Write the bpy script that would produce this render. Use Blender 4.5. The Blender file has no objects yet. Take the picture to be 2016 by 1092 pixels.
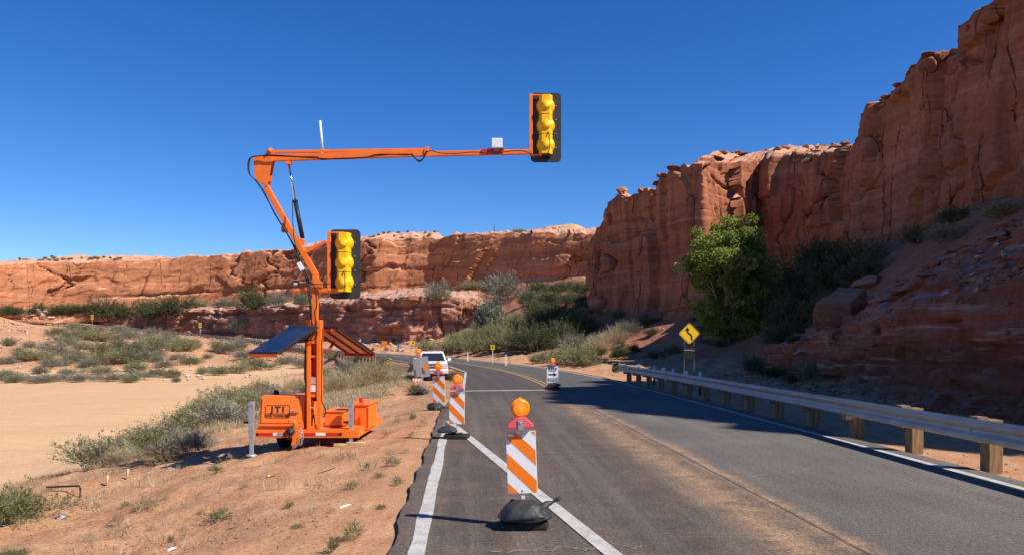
import bpy, math, random
import numpy as np
from mathutils import Vector, Matrix

# ------------------------------------------------------------------ camera, sky, sun, exposure
S = bpy.context.scene
COL = S.collection
F, HX, HY, EYE = 1514.0, 1008.0, 672.0, 1.8          # focal length and horizon of the photograph (2016 px wide), eye height
cam = bpy.data.cameras.new('camera')
camo = bpy.data.objects.new('camera', cam)
COL.objects.link(camo)
camo.location = (0, 0, EYE)
camo.rotation_euler = (math.pi / 2, 0, 0)
cam.sensor_width = 36
cam.lens = 36 * F / 2016
cam.shift_y = (HY - 546) / 2016
cam.clip_start, cam.clip_end = 0.1, 6000
S.camera = camo

SUN_EL = math.radians(44.5)
SUN_AZ = math.atan2(0.90, -0.43)
SV = Vector((math.sin(SUN_AZ) * math.cos(SUN_EL), math.cos(SUN_AZ) * math.cos(SUN_EL), math.sin(SUN_EL)))
W = bpy.data.worlds.new('World')
S.world = W
W.use_nodes = True
wn, wl = W.node_tree.nodes, W.node_tree.links
sky = wn.new('ShaderNodeTexSky')
sky.sky_type = 'NISHITA'
sky.sun_disc = False
sky.sun_elevation, sky.sun_rotation = SUN_EL, SUN_AZ
sky.altitude, sky.air_density, sky.dust_density, sky.ozone_density = 2000, 1.0, 0.05, 4.2
hsv = wn.new('ShaderNodeHueSaturation')
hsv.inputs['Saturation'].default_value = 1.30
hsv.inputs['Hue'].default_value = 0.511
wl.new(sky.outputs[0], hsv.inputs['Color'])
wl.new(hsv.outputs[0], wn['Background'].inputs[0])
wn['Background'].inputs[1].default_value = 0.104
sl = bpy.data.lights.new('sun', 'SUN')
sl.energy, sl.angle, sl.color = 4.8, math.radians(0.53), (1.0, 0.94, 0.85)
slo = bpy.data.objects.new('sun', sl)
COL.objects.link(slo)
slo.rotation_euler = SV.to_track_quat('Z', 'Y').to_euler()
slo.location = (30, -15, 40)
S.view_settings.view_transform = 'Standard'
S.view_settings.look = 'None'
S.view_settings.exposure, S.view_settings.gamma = 0.55, 1.0
S.view_settings.use_curve_mapping = False
S.render.engine = 'CYCLES'
S.cycles.max_bounces = 6

R = random.Random(7)
NR = np.random.default_rng(11)
PI = math.pi


def at(px, py, Y):
    """the place that stands at pixel (px, py) of the photograph at distance Y"""
    return Vector(((px - HX) * Y / F, Y, EYE + (HY - py) * Y / F))


# ------------------------------------------------------------------ numpy noise
def _h(ix, iy, iz, seed):
    with np.errstate(over='ignore'):
        n = (ix.astype(np.int64) * 374761393 + iy.astype(np.int64) * 668265263 + iz.astype(np.int64) * 2147483647 + seed * 1274126177) & 0xffffffff
        n = ((n ^ (n >> 13)) * 1274126177) & 0xffffffff
        n = ((n ^ (n >> 16)) * 2246822519) & 0xffffffff
        n = n ^ (n >> 15)
    return (n & 0xffffff).astype(np.float64) / 0xffffff


def vn(x, y, z=0.0, seed=0):
    x, y = np.asarray(x, float), np.asarray(y, float)
    z = np.zeros_like(x) + z
    ix, iy, iz = np.floor(x), np.floor(y), np.floor(z)
    fx, fy, fz = x - ix, y - iy, z - iz
    u, v, w = [f * f * f * (f * (f * 6 - 15) + 10) for f in (fx, fy, fz)]
    r = 0
    for a in (0, 1):
        for b in (0, 1):
            for c in (0, 1):
                r = r + _h(ix + a, iy + b, iz + c, seed) * (u if a else 1 - u) * (v if b else 1 - v) * (w if c else 1 - w)
    return r * 2 - 1


def fbm(x, y, z=0.0, o=4, seed=0, g=0.5):
    r, a = 0, 1.0
    x, y = np.asarray(x, float), np.asarray(y, float)
    z = np.zeros_like(x) + z
    for i in range(o):
        r = r + a * vn(x, y, z, seed + i * 17)
        x, y, z, a = x * 2.03 + 3.1, y * 2.03 + 1.7, z * 2.03 + 7.3, a * g
    return r


def worley(x, y, seed=0):
    """F1, F2, cell hash, offset to the cell point"""
    ix, iy = np.floor(x), np.floor(y)
    f1 = np.full(x.shape, 9.0)
    f2 = np.full(x.shape, 9.0)
    cid = np.zeros_like(x)
    dx0, dy0 = np.zeros_like(x), np.zeros_like(x)
    for a in (-1, 0, 1):
        for b in (-1, 0, 1):
            cx, cy = ix + a, iy + b
            px = cx + _h(cx, cy, cx * 0, seed)
            py = cy + _h(cx, cy, cx * 0 + 5, seed)
            dx, dy = x - px, y - py
            d = np.hypot(dx, dy)
            m = d < f1
            f2 = np.where(m, f1, np.minimum(f2, d))
            f1 = np.where(m, d, f1)
            cid = np.where(m, _h(cx, cy, cx * 0 + 9, seed), cid)
            dx0, dy0 = np.where(m, dx, dx0), np.where(m, dy, dy0)
    return f1, f2, cid, dx0, dy0


def sstep(a, b, x):
    t = np.clip((np.asarray(x, float) - a) / (b - a), 0, 1)
    return t * t * (3 - 2 * t)


# ------------------------------------------------------------------ materials
class NT:
    """small helper for node trees"""
    def __init__(s, name):
        s.m = bpy.data.materials.new(name)
        s.m.use_nodes = True
        s.t = s.m.node_tree
        s.b = s.t.nodes['Principled BSDF']
        s.co = s.t.nodes.new('ShaderNodeTexCoord').outputs['Object']

    def n(s, kind, **kw):
        x = s.t.nodes.new(kind)
        for k, v in kw.items():
            setattr(x, k, v)
        return x

    def link(s, a, b):
        s.t.links.new(a, b)

    def mapping(s, scale=(1, 1, 1), rot=(0, 0, 0), src=None):
        x = s.n('ShaderNodeMapping')
        x.inputs['Scale'].default_value = scale
        x.inputs['Rotation'].default_value = rot
        s.link(src or s.co, x.inputs[0])
        return x.outputs[0]

    def noise(s, scale, detail=4, rough=0.55, vec=None, dist=0.0):
        x = s.n('ShaderNodeTexNoise')
        x.inputs['Scale'].default_value = scale
        x.inputs['Detail'].default_value = detail
        x.inputs['Roughness'].default_value = rough
        x.inputs['Distortion'].default_value = dist
        s.link(vec or s.co, x.inputs['Vector'])
        return x.outputs['Fac']

    def ramp(s, fac, stops):
        x = s.n('ShaderNodeValToRGB')
        e = x.color_ramp.elements
        while len(e) < len(stops):
            e.new(0.5)
        for i, (p, c) in enumerate(stops):
            e[i].position = p
            e[i].color = (*c, 1) if not isinstance(c, (int, float)) else (c, c, c, 1)
        s.link(fac, x.inputs[0])
        return x.outputs[0]

    def mix(s, fac, a, b, mode='MIX'):
        x = s.n('ShaderNodeMix', data_type='RGBA', blend_type=mode)
        for v, i in ((fac, 0), (a, 6), (b, 7)):
            if isinstance(v, (int, float)):
                x.inputs[i].default_value = v
            elif isinstance(v, tuple):
                x.inputs[i].default_value = (*v, 1)
            else:
                s.link(v, x.inputs[i])
        return x.outputs[2]

    def math(s, op, a, b=None, clamp=False):
        x = s.n('ShaderNodeMath', operation=op, use_clamp=clamp)
        for i, v in enumerate((a, b)):
            if v is None:
                continue
            if isinstance(v, (int, float)):
                x.inputs[i].default_value = v
            else:
                s.link(v, x.inputs[i])
        return x.outputs[0]

    def attr(s, name, out='Fac'):
        x = s.n('ShaderNodeAttribute', attribute_name=name)
        return x.outputs[out]

    def bump(s, h, strength=0.4, dist=0.02, prev=None):
        x = s.n('ShaderNodeBump')
        x.inputs['Strength'].default_value = strength
        x.inputs['Distance'].default_value = dist
        s.link(h, x.inputs['Height'])
        if prev:
            s.link(prev, x.inputs['Normal'])
        return x.outputs[0]

    def out(s, col, rough=0.8, normal=None, metal=0.0, spec=0.3):
        if isinstance(col, tuple):
            s.b.inputs['Base Color'].default_value = (*col, 1)
        else:
            s.link(col, s.b.inputs['Base Color'])
        if isinstance(rough, (int, float)):
            s.b.inputs['Roughness'].default_value = rough
        else:
            s.link(rough, s.b.inputs['Roughness'])
        s.b.inputs['Metallic'].default_value = metal
        s.b.inputs['Specular IOR Level'].default_value = spec
        if normal:
            s.link(normal, s.b.inputs['Normal'])
        return s.m


def simple(name, col, rough=0.5, metal=0.0, spec=0.4, var=0.12, scale=8, bump=0.0, bscale=60, dust=0.0, dcol=(0.42, 0.25, 0.14)):
    t = NT(name)
    f = t.noise(scale, 5, 0.6)
    lo = tuple(c * (1 - var) for c in col)
    hi = tuple(min(1, c * (1 + var)) for c in col)
    c = t.ramp(f, [(0.3, lo), (0.7, hi)])
    if dust:
        g = t.ramp(t.noise(scale * 0.7, 6, 0.7), [(0.45, 0.0), (0.8, dust)])
        c = t.mix(g, c, dcol)
    r = t.math('ADD', t.math('MULTIPLY', t.noise(scale * 2, 3), 0.25), rough - 0.12, clamp=True)
    nb = t.bump(t.noise(bscale, 3), bump, 0.01) if bump else None
    return t.out(c, r, nb, metal, spec)


def m_rock(name, c_lo, c_hi, pale, dark, band=0.6, tilt=0.0, streak=0.5, palefac=0.35, ledge=0.85, crack=0.0):
    t = NT(name)
    big = t.noise(0.09, 5, 0.6)
    base = t.ramp(big, [(0.32, c_lo), (0.68, c_hi)])
    v = t.mapping((0.05, 0.05, 1.0), (0, tilt, 0))
    bands = t.noise(band, 5, 0.65, v, 0.3)
    base = t.mix(t.ramp(bands, [(0.40, 0.0), (0.62, 0.75)]), base, tuple(c * 0.62 for c in c_lo))
    thin = t.noise(band * 4.5, 3, 0.6, v)
    base = t.mix(t.ramp(thin, [(0.56, 0.0), (0.72, palefac)]), base, pale)
    sv = t.mapping((0.55, 0.55, 0.045))
    st = t.noise(1.0, 5, 0.62, sv, 0.2)
    base = t.mix(t.ramp(st, [(0.52, 0.0), (0.74, streak)]), base, dark)
    pl = t.noise(0.35, 6, 0.7)
    base = t.mix(t.ramp(pl, [(0.60, 0.0), (0.78, palefac)]), base, pale)
    fine = t.noise(3.5, 6, 0.7)
    base = t.mix(1.0, base, t.ramp(fine, [(0.25, (0.72, 0.72, 0.72)), (0.75, (1.25, 1.22, 1.2))]), 'MULTIPLY')
    geo = t.n('ShaderNodeNewGeometry')
    sep = t.n('ShaderNodeSeparateXYZ')
    t.link(geo.outputs['Normal'], sep.inputs[0])
    base = t.mix(t.math('MULTIPLY', t.ramp(sep.outputs[2], [(0.45, 0.0), (0.80, ledge)]), t.ramp(t.noise(0.5, 5, 0.7), [(0.3, 0.45), (0.6, 1.0)])), base, pale)   # wind-blown dust lies on ledges and tops
    prev = None
    if crack:                                              # hairline joints, mostly upright
        vo = t.n('ShaderNodeTexVoronoi', feature='DISTANCE_TO_EDGE')
        dv_ = t.n('ShaderNodeVectorMath', operation='ADD')
        nz = t.n('ShaderNodeTexNoise'); nz.inputs['Scale'].default_value = .35; nz.inputs['Detail'].default_value = 6
        t.link(t.co, nz.inputs['Vector'])
        sc_ = t.n('ShaderNodeVectorMath', operation='SCALE'); sc_.inputs['Scale'].default_value = 1.3
        t.link(nz.outputs['Color'], sc_.inputs[0])
        t.link(t.co, dv_.inputs[0]); t.link(sc_.outputs[0], dv_.inputs[1])
        t.link(t.mapping((crack, crack, crack * .13), (0, .06, 0), dv_.outputs[0]), vo.inputs['Vector'])
        vo.inputs['Scale'].default_value = 1.0
        ln = t.ramp(vo.outputs['Distance'], [(0.0, 0.0), (0.018, 1.0)])
        msk = t.ramp(t.noise(.22, 4, .6), [(.45, 0.0), (.58, 1.0)])
        ln = t.math('ADD', ln, t.math('SUBTRACT', 1.0, msk), clamp=True)
        base = t.mix(t.math('MULTIPLY', t.math('SUBTRACT', 1.0, ln), .75), base, tuple(c_ * .45 for c_ in dark))
        prev = t.bump(ln, 0.8, 0.25)
    n1 = t.bump(t.noise(3.2, 9, 0.75), 0.55, 0.10, prev)
    n2 = t.bump(t.noise(band * 6, 4, 0.6, v), 0.35, 0.10, n1)
    return t.out(base, 0.95, n2, 0, 0.1)


M = {}
M['cliff'] = m_rock('red sandstone', (0.36, 0.130, 0.066), (0.45, 0.182, 0.096), (0.56, 0.33, 0.22), (0.15, 0.055, 0.035), 0.35, 0.06, 0.75, 0.3, 0.85, 0.30)
M['cliff_far'] = m_rock('orange sandstone', (0.44, 0.172, 0.082), (0.53, 0.225, 0.112), (0.60, 0.36, 0.24), (0.20, 0.075, 0.045), 0.30, 0.10, 0.55, 0.3, 0.8, 0.14)
M['cliff_low'] = m_rock('pink ledge sandstone', (0.38, 0.165, 0.10), (0.50, 0.26, 0.17), (0.60, 0.42, 0.33), (0.20, 0.075, 0.05), 0.8, 0.02, 0.5, 0.5, 0.40)
M['bank'] = m_rock('banded red siltstone', (0.30, 0.092, 0.055), (0.40, 0.15, 0.09), (0.52, 0.36, 0.29), (0.15, 0.045, 0.032), 1.1, 0.03, 0.35, 0.8, 0.25)
M['boulder'] = m_rock('fallen sandstone block', (0.33, 0.13, 0.07), (0.42, 0.19, 0.11), (0.50, 0.30, 0.21), (0.2, 0.08, 0.05), 1.2, 0.3, 0.2, 0.3, 0.3)
M['pale_stone'] = m_rock('pale rubble stone', (0.46, 0.26, 0.17), (0.58, 0.40, 0.30), (0.66, 0.54, 0.45), (0.3, 0.15, 0.1), 2.0, 0.3, 0.1, 0.5)

M['clod'] = simple('dried clod', (0.37, 0.19, 0.105), 0.95, spec=0.1, var=0.3, scale=9)
# soil: 'wash' = pale blown sand, 'talus' = dark red slope debris; both follow where the ground lies
t = NT('desert soil')
wash, talus = t.attr('wash'), t.attr('talus')
n_big, n_mid, n_fin = t.noise(0.16, 5, 0.6), t.noise(1.3, 7, 0.68), t.noise(22, 5, 0.75)
red = t.ramp(n_mid, [(0.30, (0.37, 0.18, 0.095)), (0.55, (0.48, 0.26, 0.14)), (0.75, (0.58, 0.35, 0.20))])
red = t.mix(t.ramp(n_big, [(0.4, 0.0), (0.65, 0.65)]), red, (0.55, 0.32, 0.175))
sand = t.ramp(n_mid, [(0.2, (0.57, 0.355, 0.190)), (0.8, (0.64, 0.415, 0.232))])
sand = t.mix(t.ramp(t.noise(0.05, 4, 0.6), [(0.35, 0.0), (0.7, 0.5)]), sand, (0.53, 0.31, 0.165))
tal = t.ramp(n_mid, [(0.3, (0.26, 0.10, 0.062)), (0.6, (0.35, 0.15, 0.092)), (0.78, (0.46, 0.28, 0.2))])
c = t.mix(wash, red, sand)
c = t.mix(talus, c, tal)
tr = t.noise(1.0, 6, 0.7, t.mapping((2.4, .10, 1)))
c = t.mix(t.math('MULTIPLY', t.ramp(tr, [(0.48, 0.0), (0.66, 0.55)]), t.math('SUBTRACT', 1.0, wash)), c, (0.36, 0.165, 0.09))
wv_ = t.noise(1.0, 6, 0.7, t.mapping((.05, .9, 1)))
c = t.mix(t.math('MULTIPLY', t.ramp(wv_, [(0.50, 0.0), (0.70, 0.5)]), wash), c, (0.50, 0.29, 0.155))
speck = t.ramp(n_fin, [(0.33, (0.62, 0.6, 0.58)), (0.5, (1, 1, 1)), (0.72, (1.22, 1.2, 1.18))])
c = t.mix(t.math('SUBTRACT', 1.0, t.math('MULTIPLY', wash, 0.75)), c, t.mix(1.0, c, speck, 'MULTIPLY'))
nb = t.bump(n_fin, 0.55, 0.03)
nb = t.bump(t.noise(5, 6, 0.7), 0.6, 0.08, nb)
M['soil'] = t.out(c, 0.97, nb, 0, 0.08)

# asphalt: t = metres right of the centre, s = metres along
t = NT('worn asphalt')
lat, along = t.attr('lat'), t.attr('along')
cmb = t.n('ShaderNodeCombineXYZ')
t.link(lat, cmb.inputs[0])
t.link(t.math('MULTIPLY', along, 0.035), cmb.inputs[1])
streaks = t.noise(2.2, 5, 0.65, cmb.outputs[0])
grain = t.noise(60, 4, 0.85)
grain2 = t.noise(24, 5, 0.85)
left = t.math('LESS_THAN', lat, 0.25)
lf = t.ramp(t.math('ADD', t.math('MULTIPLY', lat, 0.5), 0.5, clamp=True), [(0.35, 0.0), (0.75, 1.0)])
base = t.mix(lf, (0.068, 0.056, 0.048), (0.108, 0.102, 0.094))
base = t.mix(t.ramp(streaks, [(0.45, 0.0), (0.75, 0.55)]), base, (0.185, 0.165, 0.145))
base = t.mix(t.ramp(t.noise(0.35, 5, 0.6), [(0.42, 0.0), (0.7, 0.55)]), base, (0.056, 0.052, 0.049))


def gauss(node, src, c0, w):
    a = node.math('DIVIDE', node.math('SUBTRACT', src, c0), w)
    return node.math('POWER', 2.718, node.math('MULTIPLY', node.math('MULTIPLY', a, a), -1.0))


wob = t.math('MULTIPLY', t.math('SUBTRACT', t.noise(0.6, 3, 0.6), 0.5), 0.5)
latw = t.math('ADD', lat, wob)
dn = t.ramp(t.noise(3.0, 7, 0.75), [(0.33, 0.0), (0.62, 1.0)])
d1 = t.math('MULTIPLY', t.math('ADD', gauss(t, latw, -0.42, 0.30), gauss(t, latw, 0.10, 0.14)), dn)
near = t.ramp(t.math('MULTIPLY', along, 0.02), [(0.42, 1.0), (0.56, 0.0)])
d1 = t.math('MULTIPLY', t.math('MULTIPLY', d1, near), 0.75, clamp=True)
base = t.mix(d1, base, (0.36, 0.23, 0.135))
d2 = t.math('MULTIPLY', t.ramp(t.math('SUBTRACT', 0.0, lat), [(0.0, 0.0), (1.0, 1.0)]), t.ramp(t.noise(1.4, 7, 0.75), [(0.45, 0.0), (0.8, 0.5)]))
base = t.mix(t.math('MULTIPLY', d2, near), base, (0.22, 0.15, 0.10))
joint = t.math('MULTIPLY', gauss(t, t.math('ADD', lat, t.math('MULTIPLY', wob, 0.12)), 0.06, 0.022), near)
base = t.mix(t.math('MULTIPLY', joint, 0.8), base, (0.02, 0.02, 0.02))
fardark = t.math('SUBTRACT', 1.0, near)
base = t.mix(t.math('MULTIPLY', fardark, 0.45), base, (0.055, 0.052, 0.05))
base = t.mix(1.0, base, t.ramp(grain, [(0.32, (0.35, 0.35, 0.35)), (0.5, (1, 1, 1)), (0.66, (2.1, 1.95, 1.8))]), 'MULTIPLY')
base = t.mix(1.0, base, t.ramp(grain2, [(0.34, (0.42, 0.42, 0.42)), (0.66, (1.75, 1.68, 1.6))]), 'MULTIPLY')
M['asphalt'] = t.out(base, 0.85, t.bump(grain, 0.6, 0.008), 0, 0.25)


def paint(name, col, wear):
    t = NT(name)
    w = t.ramp(t.noise(5, 7, 0.78), [(0.40, 0.0), (0.72, wear)])
    g = t.ramp(t.noise(70, 3, 0.8), [(0.35, 0.0), (0.75, wear * 0.8)])
    c = t.mix(t.math('ADD', w, g, clamp=True), col, (0.13, 0.11, 0.09))
    return t.out(c, 0.75, t.bump(t.noise(90, 3), 0.4, 0.006), 0, 0.2)


M['white_paint'] = paint('worn white road paint', (0.60, 0.57, 0.53), 0.55)
M['thin_paint'] = paint('thin white road paint', (0.55, 0.51, 0.44), 0.45)
M['yellow_paint'] = paint('worn yellow road paint', (0.50, 0.29, 0.05), 0.45)
M['crack'] = simple('sand filled crack', (0.30, 0.215, 0.145), 0.95, spec=0.1, var=0.35, scale=14)

M['orange'] = simple('orange enamel', (0.90, 0.175, 0.011), 0.45, spec=0.42, var=0.09, scale=4, dust=0.32, dcol=(0.55, 0.26, 0.12))
M['orange_dark'] = simple('red orange enamel', (0.50, 0.032, 0.005), 0.45, spec=0.4, var=0.08, scale=3)
M['red_in_shade'] = simple('red enamel darkened for shade', (0.26, 0.014, 0.006), 0.5, spec=0.3, var=0.1, scale=3)  # enamel darkened to hold the shade under the solar panels
M['signal_yellow'] = simple('signal yellow plastic', (0.90, 0.50, 0.004), 0.42, spec=0.4, var=0.04, scale=4)
M['black'] = simple('black plastic', (0.018, 0.018, 0.019), 0.55, spec=0.3, var=0.2, scale=6)
M['backplate'] = simple('black aluminium backplate', (0.035, 0.036, 0.040), 0.5, spec=0.4, var=0.15, scale=4)
M['rubber'] = simple('black rubber', (0.022, 0.021, 0.020), 0.8, spec=0.2, var=0.3, scale=9, dust=0.25, dcol=(0.16, 0.11, 0.08))
M['bag'] = simple('black plastic sandbag', (0.030, 0.031, 0.032), 0.52, spec=0.35, var=0.3, scale=12, bump=1.0, bscale=16, dust=0.12, dcol=(0.2, 0.15, 0.1))
M['steel'] = simple('galvanised steel', (0.42, 0.43, 0.44), 0.5, metal=0.6, var=0.25, scale=9)
M['rail'] = simple('weathered galvanised guardrail', (0.40, 0.375, 0.34), 0.52, metal=0.4, spec=0.4, var=0.16, scale=2.5, dust=0.5, dcol=(0.33, 0.25, 0.18))
M['chrome'] = simple('polished rod', (0.75, 0.76, 0.78), 0.15, metal=1.0, var=0.05)
M['white'] = simple('white paint', (0.78, 0.78, 0.76), 0.45, var=0.05, scale=5)
M['sign_white'] = simple('white sheeting', (0.80, 0.80, 0.79), 0.5, var=0.04, scale=9, dust=0.05)
M['sign_orange'] = simple('orange sheeting', (0.92, 0.20, 0.005), 0.5, var=0.05, scale=9)
M['sign_yellow'] = simple('yellow sheeting', (0.92, 0.52, 0.010), 0.5, var=0.05, scale=5)
M['sign_back'] = simple('bare aluminium sign back', (0.36, 0.35, 0.35), 0.6, metal=0.3, var=0.1, scale=4)
M['red'] = simple('red sheeting', (0.55, 0.02, 0.012), 0.5, var=0.08)
M['pink'] = simple('faded red plastic', (0.80, 0.10, 0.12), 0.5, var=0.08, scale=14)
M['navy'] = simple('solar glass', (0.012, 0.020, 0.046), 0.22, spec=0.6, var=0.2, scale=3, dust=0.12)
M['sheet_back'] = simple('panel backing sheet', (0.46, 0.40, 0.33), 0.7, var=0.1)
M['label'] = simple('grey printed label', (0.40, 0.38, 0.38), 0.6, var=0.3, scale=30)
M['ink'] = simple('black lettering', (0.012, 0.012, 0.012), 0.6, var=0.1)
M['lumber'] = simple('bare plank', (0.52, 0.38, 0.20), 0.85, var=0.2, scale=12)
M['cable'] = simple('black cable', (0.012, 0.012, 0.012), 0.6, var=0.2)
M['pale_post'] = simple('pale perforated post', (0.70, 0.64, 0.48), 0.6, var=0.08, scale=20)
M['car_paint'] = simple('white car paint', (0.78, 0.78, 0.78), 0.25, spec=0.6, var=0.03)
M['glass_dark'] = simple('dark windscreen', (0.02, 0.024, 0.028), 0.08, spec=0.7, var=0.2)
M['lamp_glass'] = simple('headlamp glass', (0.62, 0.64, 0.62), 0.15, spec=0.7, var=0.2, scale=30)
M['gold'] = simple('gold emblem', (0.65, 0.42, 0.08), 0.35, metal=0.5, var=0.05)
t = NT('amber lens')
am = t.ramp(t.noise(60, 3, 0.6), [(0.3, (0.86, 0.20, 0.004)), (0.7, (0.98, 0.34, 0.01))])
M['amber'] = t.out(am, 0.22, t.bump(t.noise(70, 2), 0.3, 0.01), 0, 0.6)
M['amber'].node_tree.nodes['Principled BSDF'].inputs['Subsurface Weight'].default_value = 0.25
M['amber'].node_tree.nodes['Principled BSDF'].inputs['Subsurface Radius'].default_value = (0.05, 0.02, 0.005)
t = NT('weathered timber')
wv = t.mapping((9, 9, 0.6))
g = t.noise(4, 6, 0.7, wv, 0.4)
M['timber'] = t.out(t.ramp(g, [(0.3, (0.15, 0.085, 0.042)), (0.55, (0.29, 0.18, 0.092)), (0.75, (0.40, 0.275, 0.155))]), 0.85, t.bump(g, 0.5, 0.02), 0, 0.15)


M['old_timber'] = simple('old dark timber', (0.12, 0.085, 0.06), 0.9, spec=0.1, var=0.3, scale=5)


def m_leaf(name, c0, c1, c2, trans=0.0):
    """leaf colour differs from leaf to leaf (attribute 'tone')"""
    t = NT(name)
    c = t.ramp(t.attr('tone'), [(0.0, c0), (0.5, c1), (1.0, c2)])
    oi = t.n('ShaderNodeObjectInfo')
    c = t.mix(1.0, c, t.ramp(oi.outputs['Random'], [(0.0, (0.82, 0.84, 0.80)), (1.0, (1.18, 1.14, 1.15))]), 'MULTIPLY')
    m = t.out(c, 0.75, None, 0, 0.2)
    if trans:
        tr = t.n('ShaderNodeBsdfTranslucent')
        t.link(c, tr.inputs[0])
        mx = t.n('ShaderNodeMixShader')
        mx.inputs[0].default_value = trans
        t.link(t.b.outputs[0], mx.inputs[1])
        t.link(tr.outputs[0], mx.inputs[2])
        t.link(mx.outputs[0], t.t.nodes['Material Output'].inputs[0])
    return m


M['sage'] = m_leaf('sagebrush leaf', (0.15, 0.155, 0.085), (0.25, 0.25, 0.145), (0.40, 0.375, 0.235), 0.3)
M['olive'] = m_leaf('olive shrub leaf', (0.165, 0.165, 0.075), (0.27, 0.26, 0.125), (0.43, 0.39, 0.225), 0.35)
M['straw'] = m_leaf('dry straw', (0.30, 0.23, 0.13), (0.42, 0.34, 0.20), (0.56, 0.47, 0.31), 0.25)
M['greyshrub'] = m_leaf('grey shrub leaf', (0.15, 0.14, 0.105), (0.24, 0.225, 0.165), (0.36, 0.33, 0.25), 0.2)
M['tamarisk'] = m_leaf('dark tamarisk leaf', (0.065, 0.075, 0.034), (0.105, 0.12, 0.056), (0.165, 0.175, 0.09), 0.25)
M['willow'] = m_leaf('silvery olive leaf', (0.11, 0.14, 0.085), (0.19, 0.225, 0.15), (0.32, 0.35, 0.26), 0.25)
M['cotton'] = m_leaf('cottonwood leaf', (0.12, 0.165, 0.030), (0.22, 0.285, 0.055), (0.37, 0.42, 0.11), 0.5)
M['weed'] = m_leaf('green weed leaf', (0.08, 0.12, 0.04), (0.14, 0.19, 0.07), (0.24, 0.27, 0.12), 0.3)
M['bark'] = simple('pale bark', (0.22, 0.18, 0.13), 0.9, var=0.3, scale=6)
M['twig'] = simple('dry twig', (0.23, 0.17, 0.12), 0.9, var=0.3, scale=6)


# ------------------------------------------------------------------ mesh helpers
def tag(o, label=None, cat=None, group=None, kind=None):
    if label: o['label'] = label
    if cat: o['category'] = cat
    if group: o['group'] = group
    if kind: o['kind'] = kind
    return o


def fastmesh(name, V, faces, arity, mat=None, smooth=False, attrs=None):
    """mesh from numpy arrays, all faces of the same arity"""
    me = bpy.data.meshes.new(name)
    V = np.asarray(V, np.float32)
    Fc = np.asarray(faces, np.int32).reshape(-1, arity)
    me.vertices.add(len(V))
    me.vertices.foreach_set('co', V.ravel())
    me.loops.add(Fc.size)
    me.loops.foreach_set('vertex_index', Fc.ravel())
    me.polygons.add(len(Fc))
    me.polygons.foreach_set('loop_start', np.arange(0, Fc.size, arity, dtype=np.int32))
    me.polygons.foreach_set('loop_total', np.full(len(Fc), arity, np.int32))
    if smooth:
        me.polygons.foreach_set('use_smooth', np.ones(len(Fc), bool))
    for k, (dom, arr) in (attrs or {}).items():
        a = me.attributes.new(k, 'FLOAT', dom)
        a.data.foreach_set('value', np.asarray(arr, np.float32).ravel())
    me.update(calc_edges=True)
    if mat:
        me.materials.append(mat)
    return me


def link(name, me, parent=None, loc=None):
    o = bpy.data.objects.new(name, me)
    COL.objects.link(o)
    if parent:
        o.parent = parent
    if loc is not None:
        o.location = loc
    return o


def empty(name, loc, rz=0.0):
    o = bpy.data.objects.new(name, None)
    COL.objects.link(o)
    o.location = loc
    o.rotation_euler = (0, 0, rz)
    o.empty_display_size = 0.2
    return o


def frame(d, up=(0, 0, 1)):
    d = Vector(d).normalized()
    u = Vector(up)
    if abs(d.dot(u)) > 0.98:
        u = Vector((0, 1, 0))
    x = d.cross(u).normalized()
    return d, x, x.cross(d).normalized()


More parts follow.
